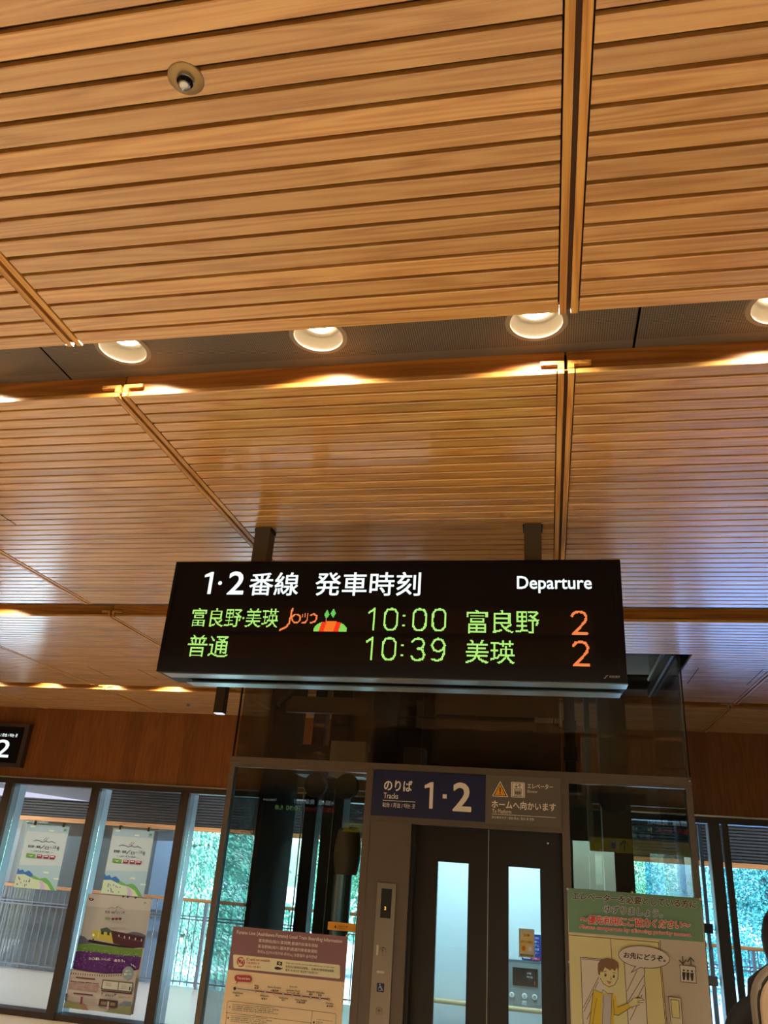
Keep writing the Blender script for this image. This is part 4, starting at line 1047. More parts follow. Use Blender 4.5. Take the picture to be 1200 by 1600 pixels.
a.text('富良野・美瑛', 565, 345, 672, 315, INK, .02, rot=.1); a.line([(675, 345), (695, 310)], .006, INK); a.text('ロッコ号', 698, 360, 790, 325, INK, .02)
a.poly([(565, 390), (625, 395), (622, 425), (560, 420)], '#7f8a5e')
for x in (640, 682, 722): a.poly([(x, 400-(x-640)*.02), (x+34, 402), (x+30, 426), (x-2, 428)], '#6a2434')
a.poly([(372, 160), (435, 175), (425, 195), (400, 202), (378, 185)], '#5a2430'); a.poly([(385, 172), (415, 180), (402, 190)], '#c8bfb0'); a.text('JR', 1010, 245, 1040, 222, '#5a8a5a', .04)
a.build('print', M['printwin'], tp, label='printed picture of locomotive, coaches and lavender field')

# boarding information board
tb = thing('boarding_information_poster', (-1.75, 5.86, .6), 'maroon and cream local train boarding information poster on the left lift glass', 'poster')
X0, X1 = -2.168, -1.343
MB().box(X0, X1, 5.868, 5.878, .52, 1.356).build('board', mat('poster_cream', '#e0d4c4', .5), tb)
MB().cyl((X1-.008, 5.866, 1.362), .006, .055, 10, 'Y').build('pin', M['white'], tb)
H = homog([(155, 30), (1125, 130), (1065, 873), (30, 873)], [(X0, 1.356), (X1, 1.356), (X1, .850), (X0, .768)])
a = Art(5.868, H); MA = '#6a4a4e'; CR = '#c7ae8d'
a.poly([(155, 30), (1125, 130), (1092, 512), (100, 398)], MA)
a.poly([(100, 398), (1092, 512), (1060, 1000), (0, 1000)], '#b79d7c')
def textq(t, x0, y0, x1, y1, h, col, bold=0.0):
    """line of text whose baseline runs from (x0,y0) to (x1,y1) in the digitised picture, h tall"""
    v, tr = text_tris(t, bold); lo, hi = v.min(0)+bold, v.max(0)-bold; q = []
    for p in v:
        u = (p[0]-lo[0])/(hi[0]-lo[0]); w = (p[1]-lo[1])/(hi[1]-lo[1]); q.append(a.m((lerp(x0, x1, u)+w*h*.10, lerp(y0, y1, u)-w*h)))
    a.raw(q, tr, col, text_n(bold, len(q)))
E1 = '#e0cbb0'
textq('Furano Line (Asahikawa-Furano) Local Train Boarding Information', 182, 102, 1075, 190, 38, E1, .012)
textq('富良野线(旭川-富良野)普通列车乘车须知', 368, 170, 868, 222, 33, E1, .01)
textq('富良野線(旭川-富良野)普通列車乘車須知', 362, 218, 862, 270, 33, E1, .01)
textq('후라노선(아사히카와-후라노) 보통열차 승차안내', 355, 264, 858, 318, 33, E1, .01)
def rq(x0, y0, x1, y1, r, sl, col):
    pts = []
    for cx, cyy, k in ((x1-r, y0+r, 3), (x1-r, y1-r, 0), (x0+r, y1-r, 1), (x0+r, y0+r, 2)):
        for j in range(6):
            t = (k+j/5)*math.pi/2; X = cx+r*math.cos(t); Y = cyy+r*math.sin(t); pts.append((X, Y+sl*(X-x0)))
    a.poly(pts, col)
rq(148, 268, 1058, 385, 14, .108, CR)
DR = '#8a2a2e'; BK = '#2a201c'
a.ell(213, 333, 34, 43, DR); a.ell(213, 333, 25, 33, CR); a.poly([(192, 318), (232, 312), (236, 345), (196, 352)], DR); a.line([(190, 362), (237, 305)], .006, CR); a.line([(190, 305), (237, 362)], .006, DR)
textq('IC card not available', 262, 320, 462, 336, 22, DR, .02); textq('不能使用IC卡', 258, 350, 372, 358, 20, DR, .01); textq('IC카드 사용 불가', 255, 380, 382, 390, 20, DR, .01)
a.poly([(525, 330), (568, 335), (566, 368), (520, 362)], BK); a.ell(545, 348, 9, 10, CR, 10); a.ell(545, 348, 4, 5, BK, 8); a.poly([(500, 388), (512, 375), (540, 380), (575, 392), (548, 402), (510, 400)], BK)
textq('Only cash can be used for fare adjustment on the train.', 598, 352, 1012, 396, 15, BK, .01); textq('在车内只能用现金精算。  在車內只能用現金精算。', 596, 384, 1010, 428, 20, BK, .01); textq('열차 내 정산은 현금만 가능합니다', 594, 414, 872, 444, 20, BK, .01)
rq(158, 440, 308, 498, 26, .07, DR); a.poly([(182, 490), (195, 492), (166, 530)], '#8a2a2e'); textq('You are here', 178, 478, 292, 488, 22, E1, .01)
LN = '#3a2a3a'
a.line([(160, 558), (342, 580)], .006, '#4a4a70'); a.line([(342, 580), (966, 656)], .007, '#5a2a34')
for k in range(1, 14): p = (160+k*13, 558+k*1.6); a.ell(p[0], p[1], 3, 5, CR, 6)
a.ell(160, 558, 12, 15, BK, 14)
st_ = [(342, 580, DR), (420, 588, '#6a7a9a'), (497, 599, DR), (575, 607, '#6a7a9a'), (653, 617, '#6a7a9a'), (731, 627, '#6a7a9a'), (810, 637, '#6a7a9a'), (888, 647, '#6a7a9a'), (966, 656, DR)]
for x, yy, c in st_: a.ell(x, yy, 9, 12, c, 12); a.ell(x, yy, 4, 5, CR, 8)
for t, x0, x1, yy, jp, j0, j1, jy in (('Asahikawa', 142, 232, 598, '旭川', 165, 200, 624), ('Biei', 332, 366, 540, '美瑛', 330, 365, 562), ('Bibaushi', 380, 452, 625, '美馬牛', 388, 438, 652), ('Kami-Furano', 446, 558, 552, '上富良野', 466, 536, 582),
    ('Nishinaka', 540, 617, 645, '西中', 562, 590, 666), ('(Seasonal)', 630, 696, 552, 'ラベンダー畑', 610, 712, 602), ('Lavender-Farm', 602, 718, 580, '', 0, 1, 0), ('Naka-Furano', 676, 778, 662, '中富良野', 688, 764, 684), ('Shikauchi', 776, 845, 592, '鹿討', 796, 826, 618),
    ('Gakuden', 857, 928, 602, '学田', 874, 903, 626), ('Furano', 942, 1004, 694, '富良野', 946, 1000, 718)):
    textq(t, x0, yy, x1, yy+(x1-x0)*.09, 15, BK, .02)
    if jp: textq(jp, j0, jy, j1, jy+(j1-j0)*.09, 16, BK, .03)
def fr_(pts): a.line(pts, .0025, '#3a2c24', True)
fr_([(110, 662), (1020, 775), (1028, 790), (1012, 1000), (70, 960), (98, 675)])
a.line([(85, 762), (820, 855)], .0025, '#3a2c24'); a.line([(825, 752), (810, 873)], .0025, '#3a2c24')
a.ell(117, 714, 7, 10, '#7a6a74', 10); a.ell(103, 807, 7, 10, '#7a2a30', 10); a.ell(838, 850, 8, 11, BK, 10)
tx = ['Please use the front door of the first car when boarding or alighting at unstaffed stations.', '在无人站请从第一节车厢的前门上下车。在中间车门不开，敬请注意。', '在無人站請從第一節車廂的前門上下車。中間車門不開，敬請注意。', '무인역에서는 맨 앞 차량의 앞문으로 승하차해 주십시오.']
for k, (t, x1) in enumerate(zip(tx, (500, 540, 495, 535))):
    textq(t, 142-k*2, 695+k*16, x1, 695+k*16+(x1-142)*.095, 10, BK, .02); textq(t, 128-k*2, 793+k*16, x1-60, 793+k*16+(x1-200)*.095, 10, BK, .02)
textq('At staffed stations all doors open.', 860, 828, 1000, 846, 9, BK, .02); textq('在有人站', 858, 850, 912, 856, 11, BK, .02); textq('所有车门', 856, 868, 905, 873, 11, BK, .02)
a.build('print', M['printgloss'], tb)

# green priority poster
tg = thing('priority_access_poster', (.54, 5.86, .6), 'green topped priority access poster with drawn person, right of the elevator door', 'poster')
X0, X1 = .121, .957
MB().box(X0, X1, 5.868, 5.878, .568, 1.758).build('board', mat('poster_beige', '#e0d8c0', .5), tg)
for x, z in ((X0+.002, 1.752), (X1-.004, 1.752), (X0, 1.33), (.535, 1.762)): MB().cyl((x, 5.862, z), .007, .058, 10, 'Y').build('pin', M['white'], tg)
H = homog([(30, 35), (1115, 122), (1195, 1148), (65, 1148)], [(X0, 1.758), (X1, 1.758), (X1, 1.055), (X0, .988)])
a = Art(5.868, H)
GN = '#5c7a60'; a.poly([(30, 35), (1115, 122), (1136, 475), (46, 395)], GN)
a.poly([(46, 395), (1136, 475), (1240, 1700), (80, 1640)], '#a39a8c')
a.poly([(46, 405), (785, 462), (870, 1700), (90, 1640)], '#cdb67c')
OL = '#4a3f2c'
a.line([(46, 420), (775, 478), (790, 700), (828, 1148)], .004, OL); a.line([(785, 462), (800, 700), (840, 1148)], .004, OL); a.line([(387, 448), (398, 620), (410, 1148)], .0035, OL)
a.poly([(143, 602), (330, 618), (345, 1400), (170, 1400)], '#c0b09c'); a.line([(330, 618), (143, 602), (165, 1148)], .004, OL); a.line([(150, 615), (320, 628)], .003, OL)
a.poly([(498, 640), (655, 655), (690, 1400), (540, 1400)], '#c0b09c'); a.line([(498, 640), (530, 1148)], .004, OL); a.line([(655, 655), (682, 1148)], .004, OL)
for p in (((520, 870), (600, 705)), ((530, 950), (655, 745)), ((560, 1010), (655, 820)), ((545, 1100), (640, 900)), ((165, 1010), (290, 760)), ((170, 1040), (285, 800)), ((195, 1100), (225, 1040))): a.line(p, .0035, OL)
# person in the drawing
SK, YE = '#cfae7e', '#cf9a22'
a.poly([(248, 862), (300, 848), (400, 890), (430, 920), (442, 1000), (530, 965), (548, 1000), (450, 1065), (415, 1060), (415, 1148), (412, 1500), (215, 1500), (215, 1130), (232, 1000)], YE)
a.line([(232, 1000), (215, 1148)], .004, OL); a.line([(248, 862), (232, 1000)], .004, OL); a.line([(442, 1000), (530, 965), (548, 1000), (450, 1065), (415, 1060)], .004, OL); a.line([(275, 930), (262, 1000), (240, 1148)], .003, OL); a.line([(415, 1060), (410, 940)], .003, OL)
a.poly([(320, 900), (395, 900), (378, 1500), (300, 1500)], '#9a9490'); a.line([(330, 900), (320, 1148)], .003, OL); a.line([(398, 895), (388, 1148)], .003, OL)
a.poly([(320, 800), (415, 830), (405, 890), (362, 885), (325, 860)], SK)
a.poly([(322, 812), (350, 860), (365, 892), (318, 888), (252, 858), (290, 835)], '#d9cdb8'); a.poly([(410, 836), (405, 890), (368, 890), (375, 868)], '#d9cdb8'); a.line([(252, 858), (318, 888), (325, 860), (362, 890), (405, 890)], .003, OL)
a.poly([(300, 690), (340, 650), (430, 665), (447, 700), (445, 770), (420, 820), (375, 838), (330, 815), (303, 770), (290, 740)], SK); a.line([(447, 700), (445, 770), (420, 820), (375, 838), (330, 815), (303, 770)], .0035, OL)
a.poly([(283, 700), (285, 650), (310, 618), (360, 605), (410, 615), (445, 640), (453, 665), (450, 715), (438, 680), (420, 712), (400, 690), (385, 705), (340, 680), (322, 720), (305, 712), (300, 745), (288, 740)], '#6a4a30')
a.line([(365, 690), (345, 660)], .002, '#4a3220'); a.line([(400, 690), (392, 660)], .002, '#4a3220')
a.ell(345, 742, 9, 14, '#2a2018', 12); a.ell(412, 752, 9, 14, '#2a2018', 12); a.ell(343, 737, 3, 4, '#e8e0d0', 8); a.ell(410, 747, 3, 4, '#e8e0d0', 8); a.line([(330, 715), (352, 712)], .003, OL); a.line([(405, 722), (425, 726)], .003, OL)
a.line([(388, 755), (393, 775), (384, 778)], .003, OL); a.poly([(358, 792), (392, 800), (380, 816), (366, 812)], '#b0606a'); a.line([(356, 791), (394, 800)], .003, OL)
a.poly([(528, 965), (545, 940), (575, 922), (600, 928), (640, 925), (655, 940), (600, 955), (650, 958), (620, 975), (590, 985), (560, 1000), (545, 998)], SK); a.line([(528, 965), (575, 922), (640, 925), (655, 940), (600, 948)], .003, OL); a.line([(650, 958), (600, 962)], .003, OL); a.line([(545, 998), (590, 985), (620, 975)], .003, OL); a.line([(575, 922), (585, 910)], .005, SK)
# bubble
pts = [(655+205*math.cos(t*.2618)+0, 595+88*math.sin(t*.2618)+.085*205*math.cos(t*.2618)) for t in range(24)]
a.poly([(590, 660), (625, 690), (552, 720)], '#cfc3ae'); a.poly(pts, '#cfc3ae'); a.line(pts, .0035, OL, True); a.poly([(588, 665), (628, 676), (600, 690)], '#cfc3ae'); a.line([(588, 668), (575, 690), (552, 720), (625, 680)], .0035, OL)
textq('お先にどうぞ。', 492, 602, 826, 634, 48, '#2a2420', .03)
# pictogram
G2 = '#4c463e'
a.line([(962, 590), (965, 645)], .007, G2); a.line([(938, 620), (965, 648), (990, 618)], .008, G2); a.line([(1028, 655), (1025, 600)], .007, G2); a.line([(1002, 630), (1025, 597), (1052, 625)], .008, G2)
a.poly([(940, 655), (1062, 668), (1070, 800), (948, 790)], '#c9bda6'); a.line([(940, 655), (1062, 668), (1070, 800), (948, 790)], .004, G2, True)
for x, dy in ((972, 0), (1003, 3), (1036, 6)): a.ell(x, 698+dy, 8, 9, '#2c2824', 10); a.poly([(x-13, 712+dy), (x+13, 713+dy), (x+12, 742+dy), (x+8, 775+dy), (x-6, 775+dy), (x-12, 740+dy)], '#2c2824')
a.poly([(848, 908), (945, 918), (968, 1400), (872, 1400)], '#bfb193'); a.line([(945, 918), (848, 908), (870, 1148)], .0035, OL); a.line([(945, 918), (962, 1148)], .0035, OL)
a.poly([(866, 930), (930, 937), (938, 1078), (878, 1072)], '#c9b078'); a.line([(866, 930), (930, 937), (938, 1078), (878, 1072)], .003, OL, True)
# heading with outline
for w, c in ((.075, '#cfc0a8'), (.03, '#3a3430')): textq('エレベーターを必要としている方に', 72, 128, 1072, 203, 62, c, w)
for w, c in ((.08, '#cfc0a8'), (.02, '#3e4c6a')): textq('ゆずりましょう。', 335, 236, 802, 275, 60, c, w)
for w, c in ((.09, '#cfc0a8'), (.03, '#b03a34')): textq('～優先利用にご協力ください～', 138, 322, 1020, 372, 66, c, w)
for w, c in ((.07, '#cfc0a8'), (.02, '#b03a34')): textq('Please cooperate by allowing priority access.', 136, 372, 1030, 438, 38, c, w)
a.build('print', M['printgloss'], tg, label='printed heading and drawing of a person in a yellow cardigan')

# ================================================================== BOARDS BEHIND THE VIEWPOINT (seen mirrored in the lift glass)
def rear_board(x0, label, rows, head):
    """faces +Y; built mirrored in x so that it reads correctly from its own side"""
    w = 2.10; y = -7.5; t = thing('rear_departure_board', (x0+w/2, y, 2.6), label, 'sign')
    MB().box(x0, x0+w, y-.25, y, 2.56, 3.12).build('housing', M['signblack'], t)
    for q in (.2, .8): MB().box(x0+w*q-.04, x0+w*q+.04, y-.17, y-.09, 3.12, 3.35).build('hanger', M['post'], t)
    for nm, m_, jobs in (('heading', 'lit', head), ('led_row', 'led', rows)):
        ar = Art(0)
        for s, u0, z0, u1, z1, c in jobs: ar.text(s, u0, z0, u1, z1, c, .012)
        ar.v = [(x0+w-px, y+.001-py, pz) for px, py, pz in ar.v]; ar.f = [tuple(reversed(f_)) for f_ in ar.f]
        ar.build(nm, M[m_], t, kind='stuff')
    return t
hd = [('4番線', .15, 2.95, .55, 3.06, LW), ('発車時刻', .64, 2.95, 1.15, 3.06, LW), ('Departure', 1.62, 2.96, 1.95, 3.04, LW)]
rows = [('特急ライラック', .12, 2.79, .86, 2.89, '#ff4a4a'), ('10:30', 1.0, 2.79, 1.34, 2.89, GR), ('札幌', 1.42, 2.79, 1.63, 2.89, GR)]
rear_board(1.15, 'departure board seen only as a mirrored image in the right elevator glass', rows, hd)
rear_board(-6.95, 'departure board seen only as a mirrored image in the left elevator glass', rows, hd)
yb_ = thing('rear_yellow_sign', (1.9, -5.0, 2.25), 'long yellow direction beam mirrored in the right elevator glass', 'sign')
MB().box(.80, 2.66, -5.12, -5.0, 2.27, 2.52).build('beam', emit('sign_yellow', '#d8b62a', .55), yb_)
MB().box(.84, 1.9, -5.10, -5.02, 2.52, 3.35).build('hanger', M['shaftdark'], yb_)
ar = Art(0); ar.line([(1.44, 2.31), (1.44, 2.47)], .03, '#222222'); ar.line([(1.36, 2.40), (1.44, 2.48), (1.52, 2.40)], .03, '#222222'); ar.rect(1.16, 2.30, 1.32, 2.49, '#dfe6ea'); ar.rect(1.20, 2.33, 1.28, 2.44, '#3a4a6a')
ar.text('Transfer', 2.1, 2.38, 2.35, 2.43, '#3a3210'); ar.v = [(px, -4.999-py, pz) for px, py, pz in ar.v]; ar.f = [tuple(reversed(f_)) for f_ in ar.f]; ar.build('print', M['print'], yb_)

ya_ = thing('rear_arrow_sign', (-3.95, -5.2, 2.34), 'small yellow arrow sign seen only mirrored in the left elevator glass', 'sign')
MB().box(-4.17, -3.72, -5.26, -5.2, 2.33, 2.50).build('box', emit('arrow_sign_yellow', '#e0c020', .8), ya_)
MB().box(-3.97, -3.92, -5.25, -5.21, 2.50, 3.35).build('hanger', M['shaftdark'], ya_)
ar = Art(0); ar.line([(-4.03, 2.415), (-3.86, 2.415)], .022, '#222222'); ar.line([(-3.96, 2.47), (-4.03, 2.415), (-3.96, 2.36)], .022, '#222222')
ar.v = [(px, -5.199-py, pz) for px, py, pz in ar.v]; ar.f = [tuple(reversed(f_)) for f_ in ar.f]; ar.build('arrow', M['print'], ya_)

# ================================================================== PERSON
person = thing('person', (.935, 3.8, 0), 'person in black clothes seen from behind at the lower right corner', 'person')
def skin_chain(verts, edges, radii, root=0):
    me = bpy.data.meshes.new('b'); me.from_pydata(verts, edges, []); o = bpy.data.objects.new('b', me); COL.objects.link(o)
    sk_ = o.modifiers.new('s', 'SKIN'); 
    for i, r in enumerate(radii):
        d = me.skin_vertices[0].data[i] if me.skin_vertices else None
        if d is not None: d.radius = (r, r) if not isinstance(r, tuple) else r
    return o
def body():
    V, E, R = [], [], []
    def v(p, r): V.append(p); R.append(r); return len(V)-1
    pel = v((0, 0, .94), (.155, .105)); wa = v((0, .0, 1.08), (.135, .095)); ch = v((0, .0, 1.27), (.165, .11)); sh_ = v((0, .01, 1.41), (.11, .085)); nk = v((0, .015, 1.50), (.055, .055)); n2 = v((0, .03, 1.56), (.05, .05))
    E += [(pel, wa), (wa, ch), (ch, sh_), (sh_, nk), (nk, n2)]
    for s in (-1, 1):
        c = v((s*.17, .01, 1.405), (.062, .062)); u = v((s*.225, .01, 1.34), (.058, .058)); e = v((s*.255, .02, 1.10), (.045, .045)); w = v((s*.24, .12, .90), (.032, .032))
        E += [(sh_, c), (c, u), (u, e), (e, w)]
        h = v((s*.09, 0, .88), (.10, .10)); k = v((s*.10, .02, .50), (.062, .062)); an = v((s*.10, -.01, .10), (.042, .042)); to = v((s*.115, .14, .045), (.036, .032))
        E += [(pel, h), (h, k), (k, an), (an, to)]
    return V, E, R
V, E, R = body()
me = bpy.data.meshes.new('body'); me.from_pydata(V, E, []); bo = bpy.data.objects.new('body', me); COL.objects.link(bo)
bpy.context.view_layer.objects.active = bo
md = bo.modifiers.new('skin', 'SKIN'); md.use_smooth_shade = True
if not me.skin_vertices:
    bpy.ops.object.select_all(action='DESELECT'); bo.select_set(True); bpy.ops.mesh.customdata_skin_add()
for i, r in enumerate(R):
    me.skin_vertices[0].data[i].radius = r
me.skin_vertices[0].data[0].use_root = True
ss = bo.modifiers.new('sub', 'SUBSURF'); ss.levels = 2; ss.render_levels = 2
me.materials.append(mat('black_clothing', '#0d0d10', .8, noise=.2, nscale=30)); bo.parent = person
skinm = mat('skin', '#b98465', .5); hairm = mat('dark_hair', '#1a1110', .45, noise=.3, nscale=60, stretch=(1, 1, .1))
def ball(name, c, r, m, sc, bumpf=None):
    mb = MB(); n, k = 20, 14; prof = []
    v = []; f = []
    for i in range(k+1):
        ph = math.pi*i/k
        for j in range(n):
            th = 2*math.pi*j/n; x, y_, z = math.sin(ph)*math.cos(th), math.sin(ph)*math.sin(th), math.cos(ph)
            q = bumpf(x, y_, z) if bumpf else 1
            v.append((c[0]+x*r*sc[0]*q, c[1]+y_*r*sc[1]*q, c[2]+z*r*sc[2]*q))
    for i in range(k):
        for j in range(n): f.append((i*n+j, (i+1)*n+j, (i+1)*n+(j+1) % n, i*n+(j+1) % n))
    mb.add(v, f); return mb.build(name, m, person, smooth=True)
px, py = .935, 3.8
ball('head', (px, py+.035, 1.655), .1, skinm, (.78, .95, 1.15), lambda x, y_, z: 1-.12*max(0, -z)**2*(1 if y_ < 0 else .3)+.06*max(0, y_)*math.exp(-((z+.15)/.2)**2)*math.exp(-(x/.2)**2)*3)
ball('hair', (px, py+.012, 1.655), .1, hairm, (.95, 1.02, 1.35), lambda x, y_, z: 1 if (y_ < .25 or z > .45) else .80)
for s in (-1, 1):
    ball('ear', (px+s*.074, py+.045, 1.645), .03, skinm, (.35, .7, 1.1)); ball('eye', (px+s*.03, py+.125, 1.665), .012, M['white'], (1, .6, .8))
    hp = Vector((px+s*.24, py+.14, .86)); ball('hand', hp, .05, skinm, (.55, .5, 1.0))
    for k in range(4):
        MB().tube([hp+Vector((0, -.03+k*.02, -.03)), hp+Vector((-s*.006, -.03+k*.02, -.075-.006*(1 if k in (1, 2) else 0))), hp+Vector((-s*.022, -.028+k*.019, -.10))], [.009, .008, .006], 8).build('finger', skinm, person, smooth=True)
    MB().tube([hp+Vector((0, .03, .01)), hp+Vector((-s*.01, .06, -.02)), hp+Vector((-s*.02, .065, -.05))], [.011, .009, .007], 8).build('thumb', skinm, person, smooth=True)
    # the shoe sole
    MB().box(px+s*.115-.042, px+s*.115+.042, py-.07, py+.20, 0.0, .035).build('shoe', M['rubber'], person, bevel=.012)
ball('nose', (px, py+.142, 1.645), .014, skinm, (.8, 1, 1.4)); ball('mouth', (px, py+.128, 1.605), .02, mat('lips', '#9a5a50', .5), (1.1, .4, .3))

bp_ = thing('backpack', (.935, 3.62, 1.1), 'beige backpack with black piping worn at the lower right corner', 'backpack')
def rpr(x0, x1, z0, z1, r, top=0.0):
    pts = []
    for cx, cz, k, rr in ((x1-r, z1-r, 0, r), (x0+r, z1-r, 1, r), (x0+r*.5, z0+r*.5, 2, r*.5), (x1-r*.5, z0+r*.5, 3, r*.5)):
        for j in range(9): t = (k+j/8)*math.pi/2; pts.append((cx+rr*math.cos(t), cz+rr*math.sin(t)))
    return pts
bx = .905
beige = mat('beige_canvas', '#a58f76', .8, noise=.08, nscale=80); gusset = mat('grey_beige_canvas', '#7e756a', .8, noise=.08, nscale=80)
MB().prism(rpr(bx-.170, bx+.170, 1.12, 1.60, .15), 3.545, 3.64).build('gusset', gusset, bp_, bevel=.012)
MB().prism(rpr(bx-.158, bx+.158, 1.13, 1.580, .135), 3.515, 3.55).build('front_panel', beige, bp_, bevel=.015)
o_ = rpr(bx-.160, bx+.160, 1.128, 1.583, .137); MB().tube([(p[0], 3.540, p[1]) for p in o_]+[(o_[0][0], 3.540, o_[0][1])], .006, 8).build('piping', M['rubber'], bp_, smooth=True)
MB().tube([(bx-.035, 3.61, 1.595), (bx-.03, 3.60, 1.63), (bx+.03, 3.60, 1.63), (bx+.035, 3.61, 1.595)], .009, 8).build('top_handle', M['rubber'], bp_, smooth=True)
for s in (-1, 1): MB().tube([(bx+s*.07, 3.675, 1.57), (bx+s*.10, 3.74, 1.535), (bx+s*.115, 3.83, 1.50), (bx+s*.12, 3.92, 1.40), (bx+s*.13, 3.90, 1.25), (bx+s*.15, 3.70, 1.15)], .018, 8).build('shoulder_strap', M['rubber'], bp_, smooth=True)
MB().lathe((bx-.062, 3.516, 1.485), [(.001, -.003), (.050, -.003), (.054, 0)], 24, 'Y').build('leather_patch', mat('brown_leather', '#5f3420', .5), bp_)

# ================================================================== TREES
def leaf_cloud(c, d, L_, w, g):
    """n rhombic leaves: centre, direction, length and width arrays -> vertices, faces"""
    d = d/np.linalg.norm(d, axis=1, keepdims=True); up = np.stack([g.normal(0, .5, len(c)), g.normal(0, .5, len(c)), np.ones(len(c))], 1)
    s_ = np.cross(d, up); s_ /= np.linalg.norm(s_, axis=1, keepdims=True)+1e-9
    v = np.stack([c-d*L_[:, None]*.5, c+s_*w[:, None], c+d*L_[:, None], c-s_*w[:, None]], 1).reshape(-1, 3)
    return v, np.arange(len(v)).reshape(-1, 4)
def cloud_object(name, v, f, m, **kw):
    me = bpy.data.meshes.new(name); me.vertices.add(len(v)); me.vertices.foreach_set('co', v.astype(np.float32).ravel())
    me.loops.add(f.size); me.loops.foreach_set('vertex_index', f.astype(np.int32).ravel()); me.polygons.add(len(f))
    me.polygons.foreach_set('loop_start', np.arange(0, f.size, 4, dtype=np.int32)); me.update(calc_edges=True); me.validate()
    me.materials.append(m); o = bpy.data.objects.new(name, me); COL.objects.link(o); ORG[o.name] = Vector((0, 0, 0)); return tag(o, **kw)
def tree_mesh(name, kind, seed):
    g = np.random.default_rng(seed); h = 7.5; n = 32000
    t = g.random(n); a_ = g.random(n)*6.283
    if kind == 'c':
        z = .4+t*(h-.4); R = (1-t)**.8*2.6+.1; lay = np.sin(z*5.5)*.16+.12*np.sin(a_*9+z*3)
        rad = R*(g.random(n)**.4)*(1+lay); c = np.stack([rad*np.cos(a_), rad*np.sin(a_), z-.45*(rad/2.6)**1.5], 1)
        d = np.stack([np.cos(a_), np.sin(a_), -.7+g.normal(0, .2, n)], 1); L_ = .05+.08*g.random(n); w = .014+.012*g.random(n)
    else:
        nb = 90; u = g.normal(0, 1, (nb, 3)); u /= np.linalg.norm(u, axis=1, keepdims=True); q = g.random((nb, 1))**.4
        cc = u*q*np.array([2.15, 2.15, 3.1])+np.array([0, 0, 3.4]); k = g.integers(0, nb, n); e = g.normal(0, 1, (n, 3)); e /= np.linalg.norm(e, axis=1, keepdims=True)
        c = cc[k]+e*(g.random((n, 1))**.4)*(.35+.35*g.random(nb))[k][:, None]; d = g.normal(0, 1, (n, 3)); L_ = .03+.035*g.random(n); w = .018+.012*g.random(n)
    mb = leaf_cloud(c, d, L_, w, g)
    tr = MB(); tr.tube([(0, 0, -.1), (.05, 0, h*.5), (0, .03, h*.85)], [.16, .10, .03], 8)
    for k in range(12):
        z = 1.2+k*.42; a_ = k*2.4; L_ = 1.6*(1-k/15); tr.tube([(0, 0, z), (L_*.6*math.cos(a_), L_*.6*math.sin(a_), z+.1), (L_*math.cos(a_), L_*math.sin(a_), z-.1)], [.05, .03, .012], 5)
    return mb, tr
protos = {}
def tree(kind, seed, x, y, s, label):
    t = bpy.data.objects.new('conifer_tree' if kind == 'c' else 'leafy_tree', None); COL.objects.link(t); t.location = (x, y, -1.5); t.scale = (s, s, s); t.rotation_euler.z = seed
    tag(t, label, 'tree')
    if (kind, seed % 2) not in protos:
        a_, b_ = tree_mesh('t', kind, seed)
        fo = cloud_object('foliage', a_[0], a_[1], M['leafA' if kind == 'c' else 'leafB'], kind='stuff'); tk = b_.build('trunk', M['bark'], None, at=(0, 0, 0), smooth=True)
        protos[(kind, seed % 2)] = (fo, tk); fo.parent = t; tk.parent = t
    else:
        for ch in protos[(kind, seed % 2)]: c = ch.copy(); COL.objects.link(c); c.parent = t
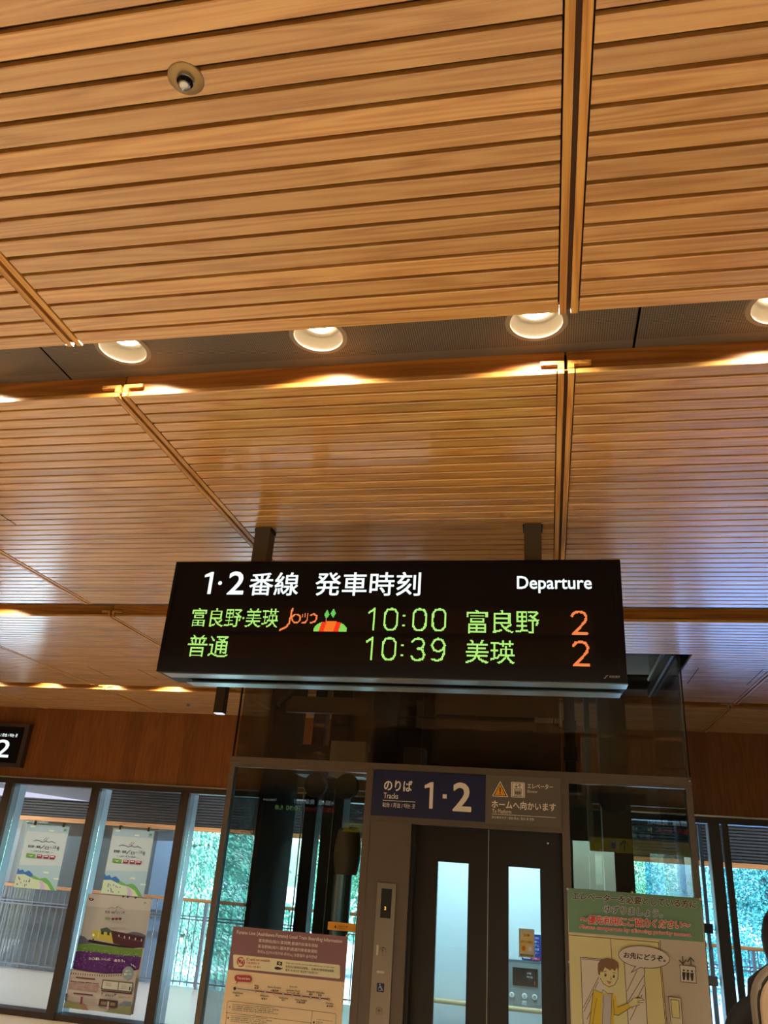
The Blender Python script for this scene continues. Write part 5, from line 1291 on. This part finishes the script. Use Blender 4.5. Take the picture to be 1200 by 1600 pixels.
for spec in (('c', 1, -9.4, 21, 1.0, 'drooping conifer outside, framed by the narrow left window pane'), ('b', 3, -15.0, 21.5, 1.0, 'bright leafy tree outside beyond the far left column'), ('b', 4, -5.6, 26.6, 1.05, 'leafy tree seen through the left side of the elevator tower'),
             ('c', 2, -12.2, 29, 1.3, 'distant conifer behind the leafy trees on the left'), ('b', 5, -.5, 22, 1.0, 'leafy tree directly behind the elevator tower'), ('b', 6, 5.0, 22, 1.0, 'leafy tree filling the right window pane'),
             ('b', 7, 10.4, 22.5, 1.0, 'leafy tree outside beyond the right window pane'), ('c', 8, 10, 30, 1.3, 'distant conifer at the far right outside'), ('b', 9, 1.2, 30, 1.3, 'distant leafy tree behind the elevator shaft'), ('b', 10, -19.5, 29, 1.3, 'distant leafy tree at the far left outside')):
    tree(*spec)
hd_ = MB(); r = random.Random(3)
for i in range(5000):
    x = -24+48*r.random(); z = -1.5+1.3*r.random()**.7; yy = 36+r.random()*1.5; d = Vector((r.gauss(0, 1), r.gauss(0, 1), r.gauss(0, 1))).normalized(); s_ = d.orthogonal().normalized()*.09; c = Vector((x, yy, z))
    hd_.add([c-d*.12, c+s_, c+d*.12, c-s_], [(0, 1, 2, 3)])
hd_.build('hedge', M['leafB'], None, kind='stuff', label='low hedge along the back of the lawn', cat='hedge')

# flat print belongs to the sheet or board that carries it: thing > part > sub-part
CARRY = {'print': ('sheet', 'board', 'beam'), 'lettering': ('board', 'face'), 'led_row': ('front_face',), 'heading': ('front_face', 'housing'), 'maker_mark': ('front_face',), 'floor_digit': ('display',),
         'display_print': ('panel_display',), 'button_print': ('control_panel',), 'car_button': ('control_panel',), 'rail_bracket': ('handrail',), 'frame_bolt': ('transom',), 'symbols': ('plate',), 'call_button': ('plate',),
         'arrow': ('plate', 'box'), 'led_disc': ('reflector',), 'junction_box': ('machine_bracket',), 'leather_patch': ('front_panel',), 'piping': ('front_panel',), 'collar': ('cover_plate',), 'finger': ('hand',)}
base = lambda n: n.split('.')[0]
for t in [o for o in COL.objects if o.parent is None and 'category' in o]:
    kids = list(t.children)
    for c in kids:
        for want in CARRY.get(base(c.name), ()):
            hit = next((k for k in kids if base(k.name) == want and k.parent == t), None)
            if hit is not None and hit is not c and not c.children:
                loc = c.location-hit.location; c.parent = hit; c.location = loc; break
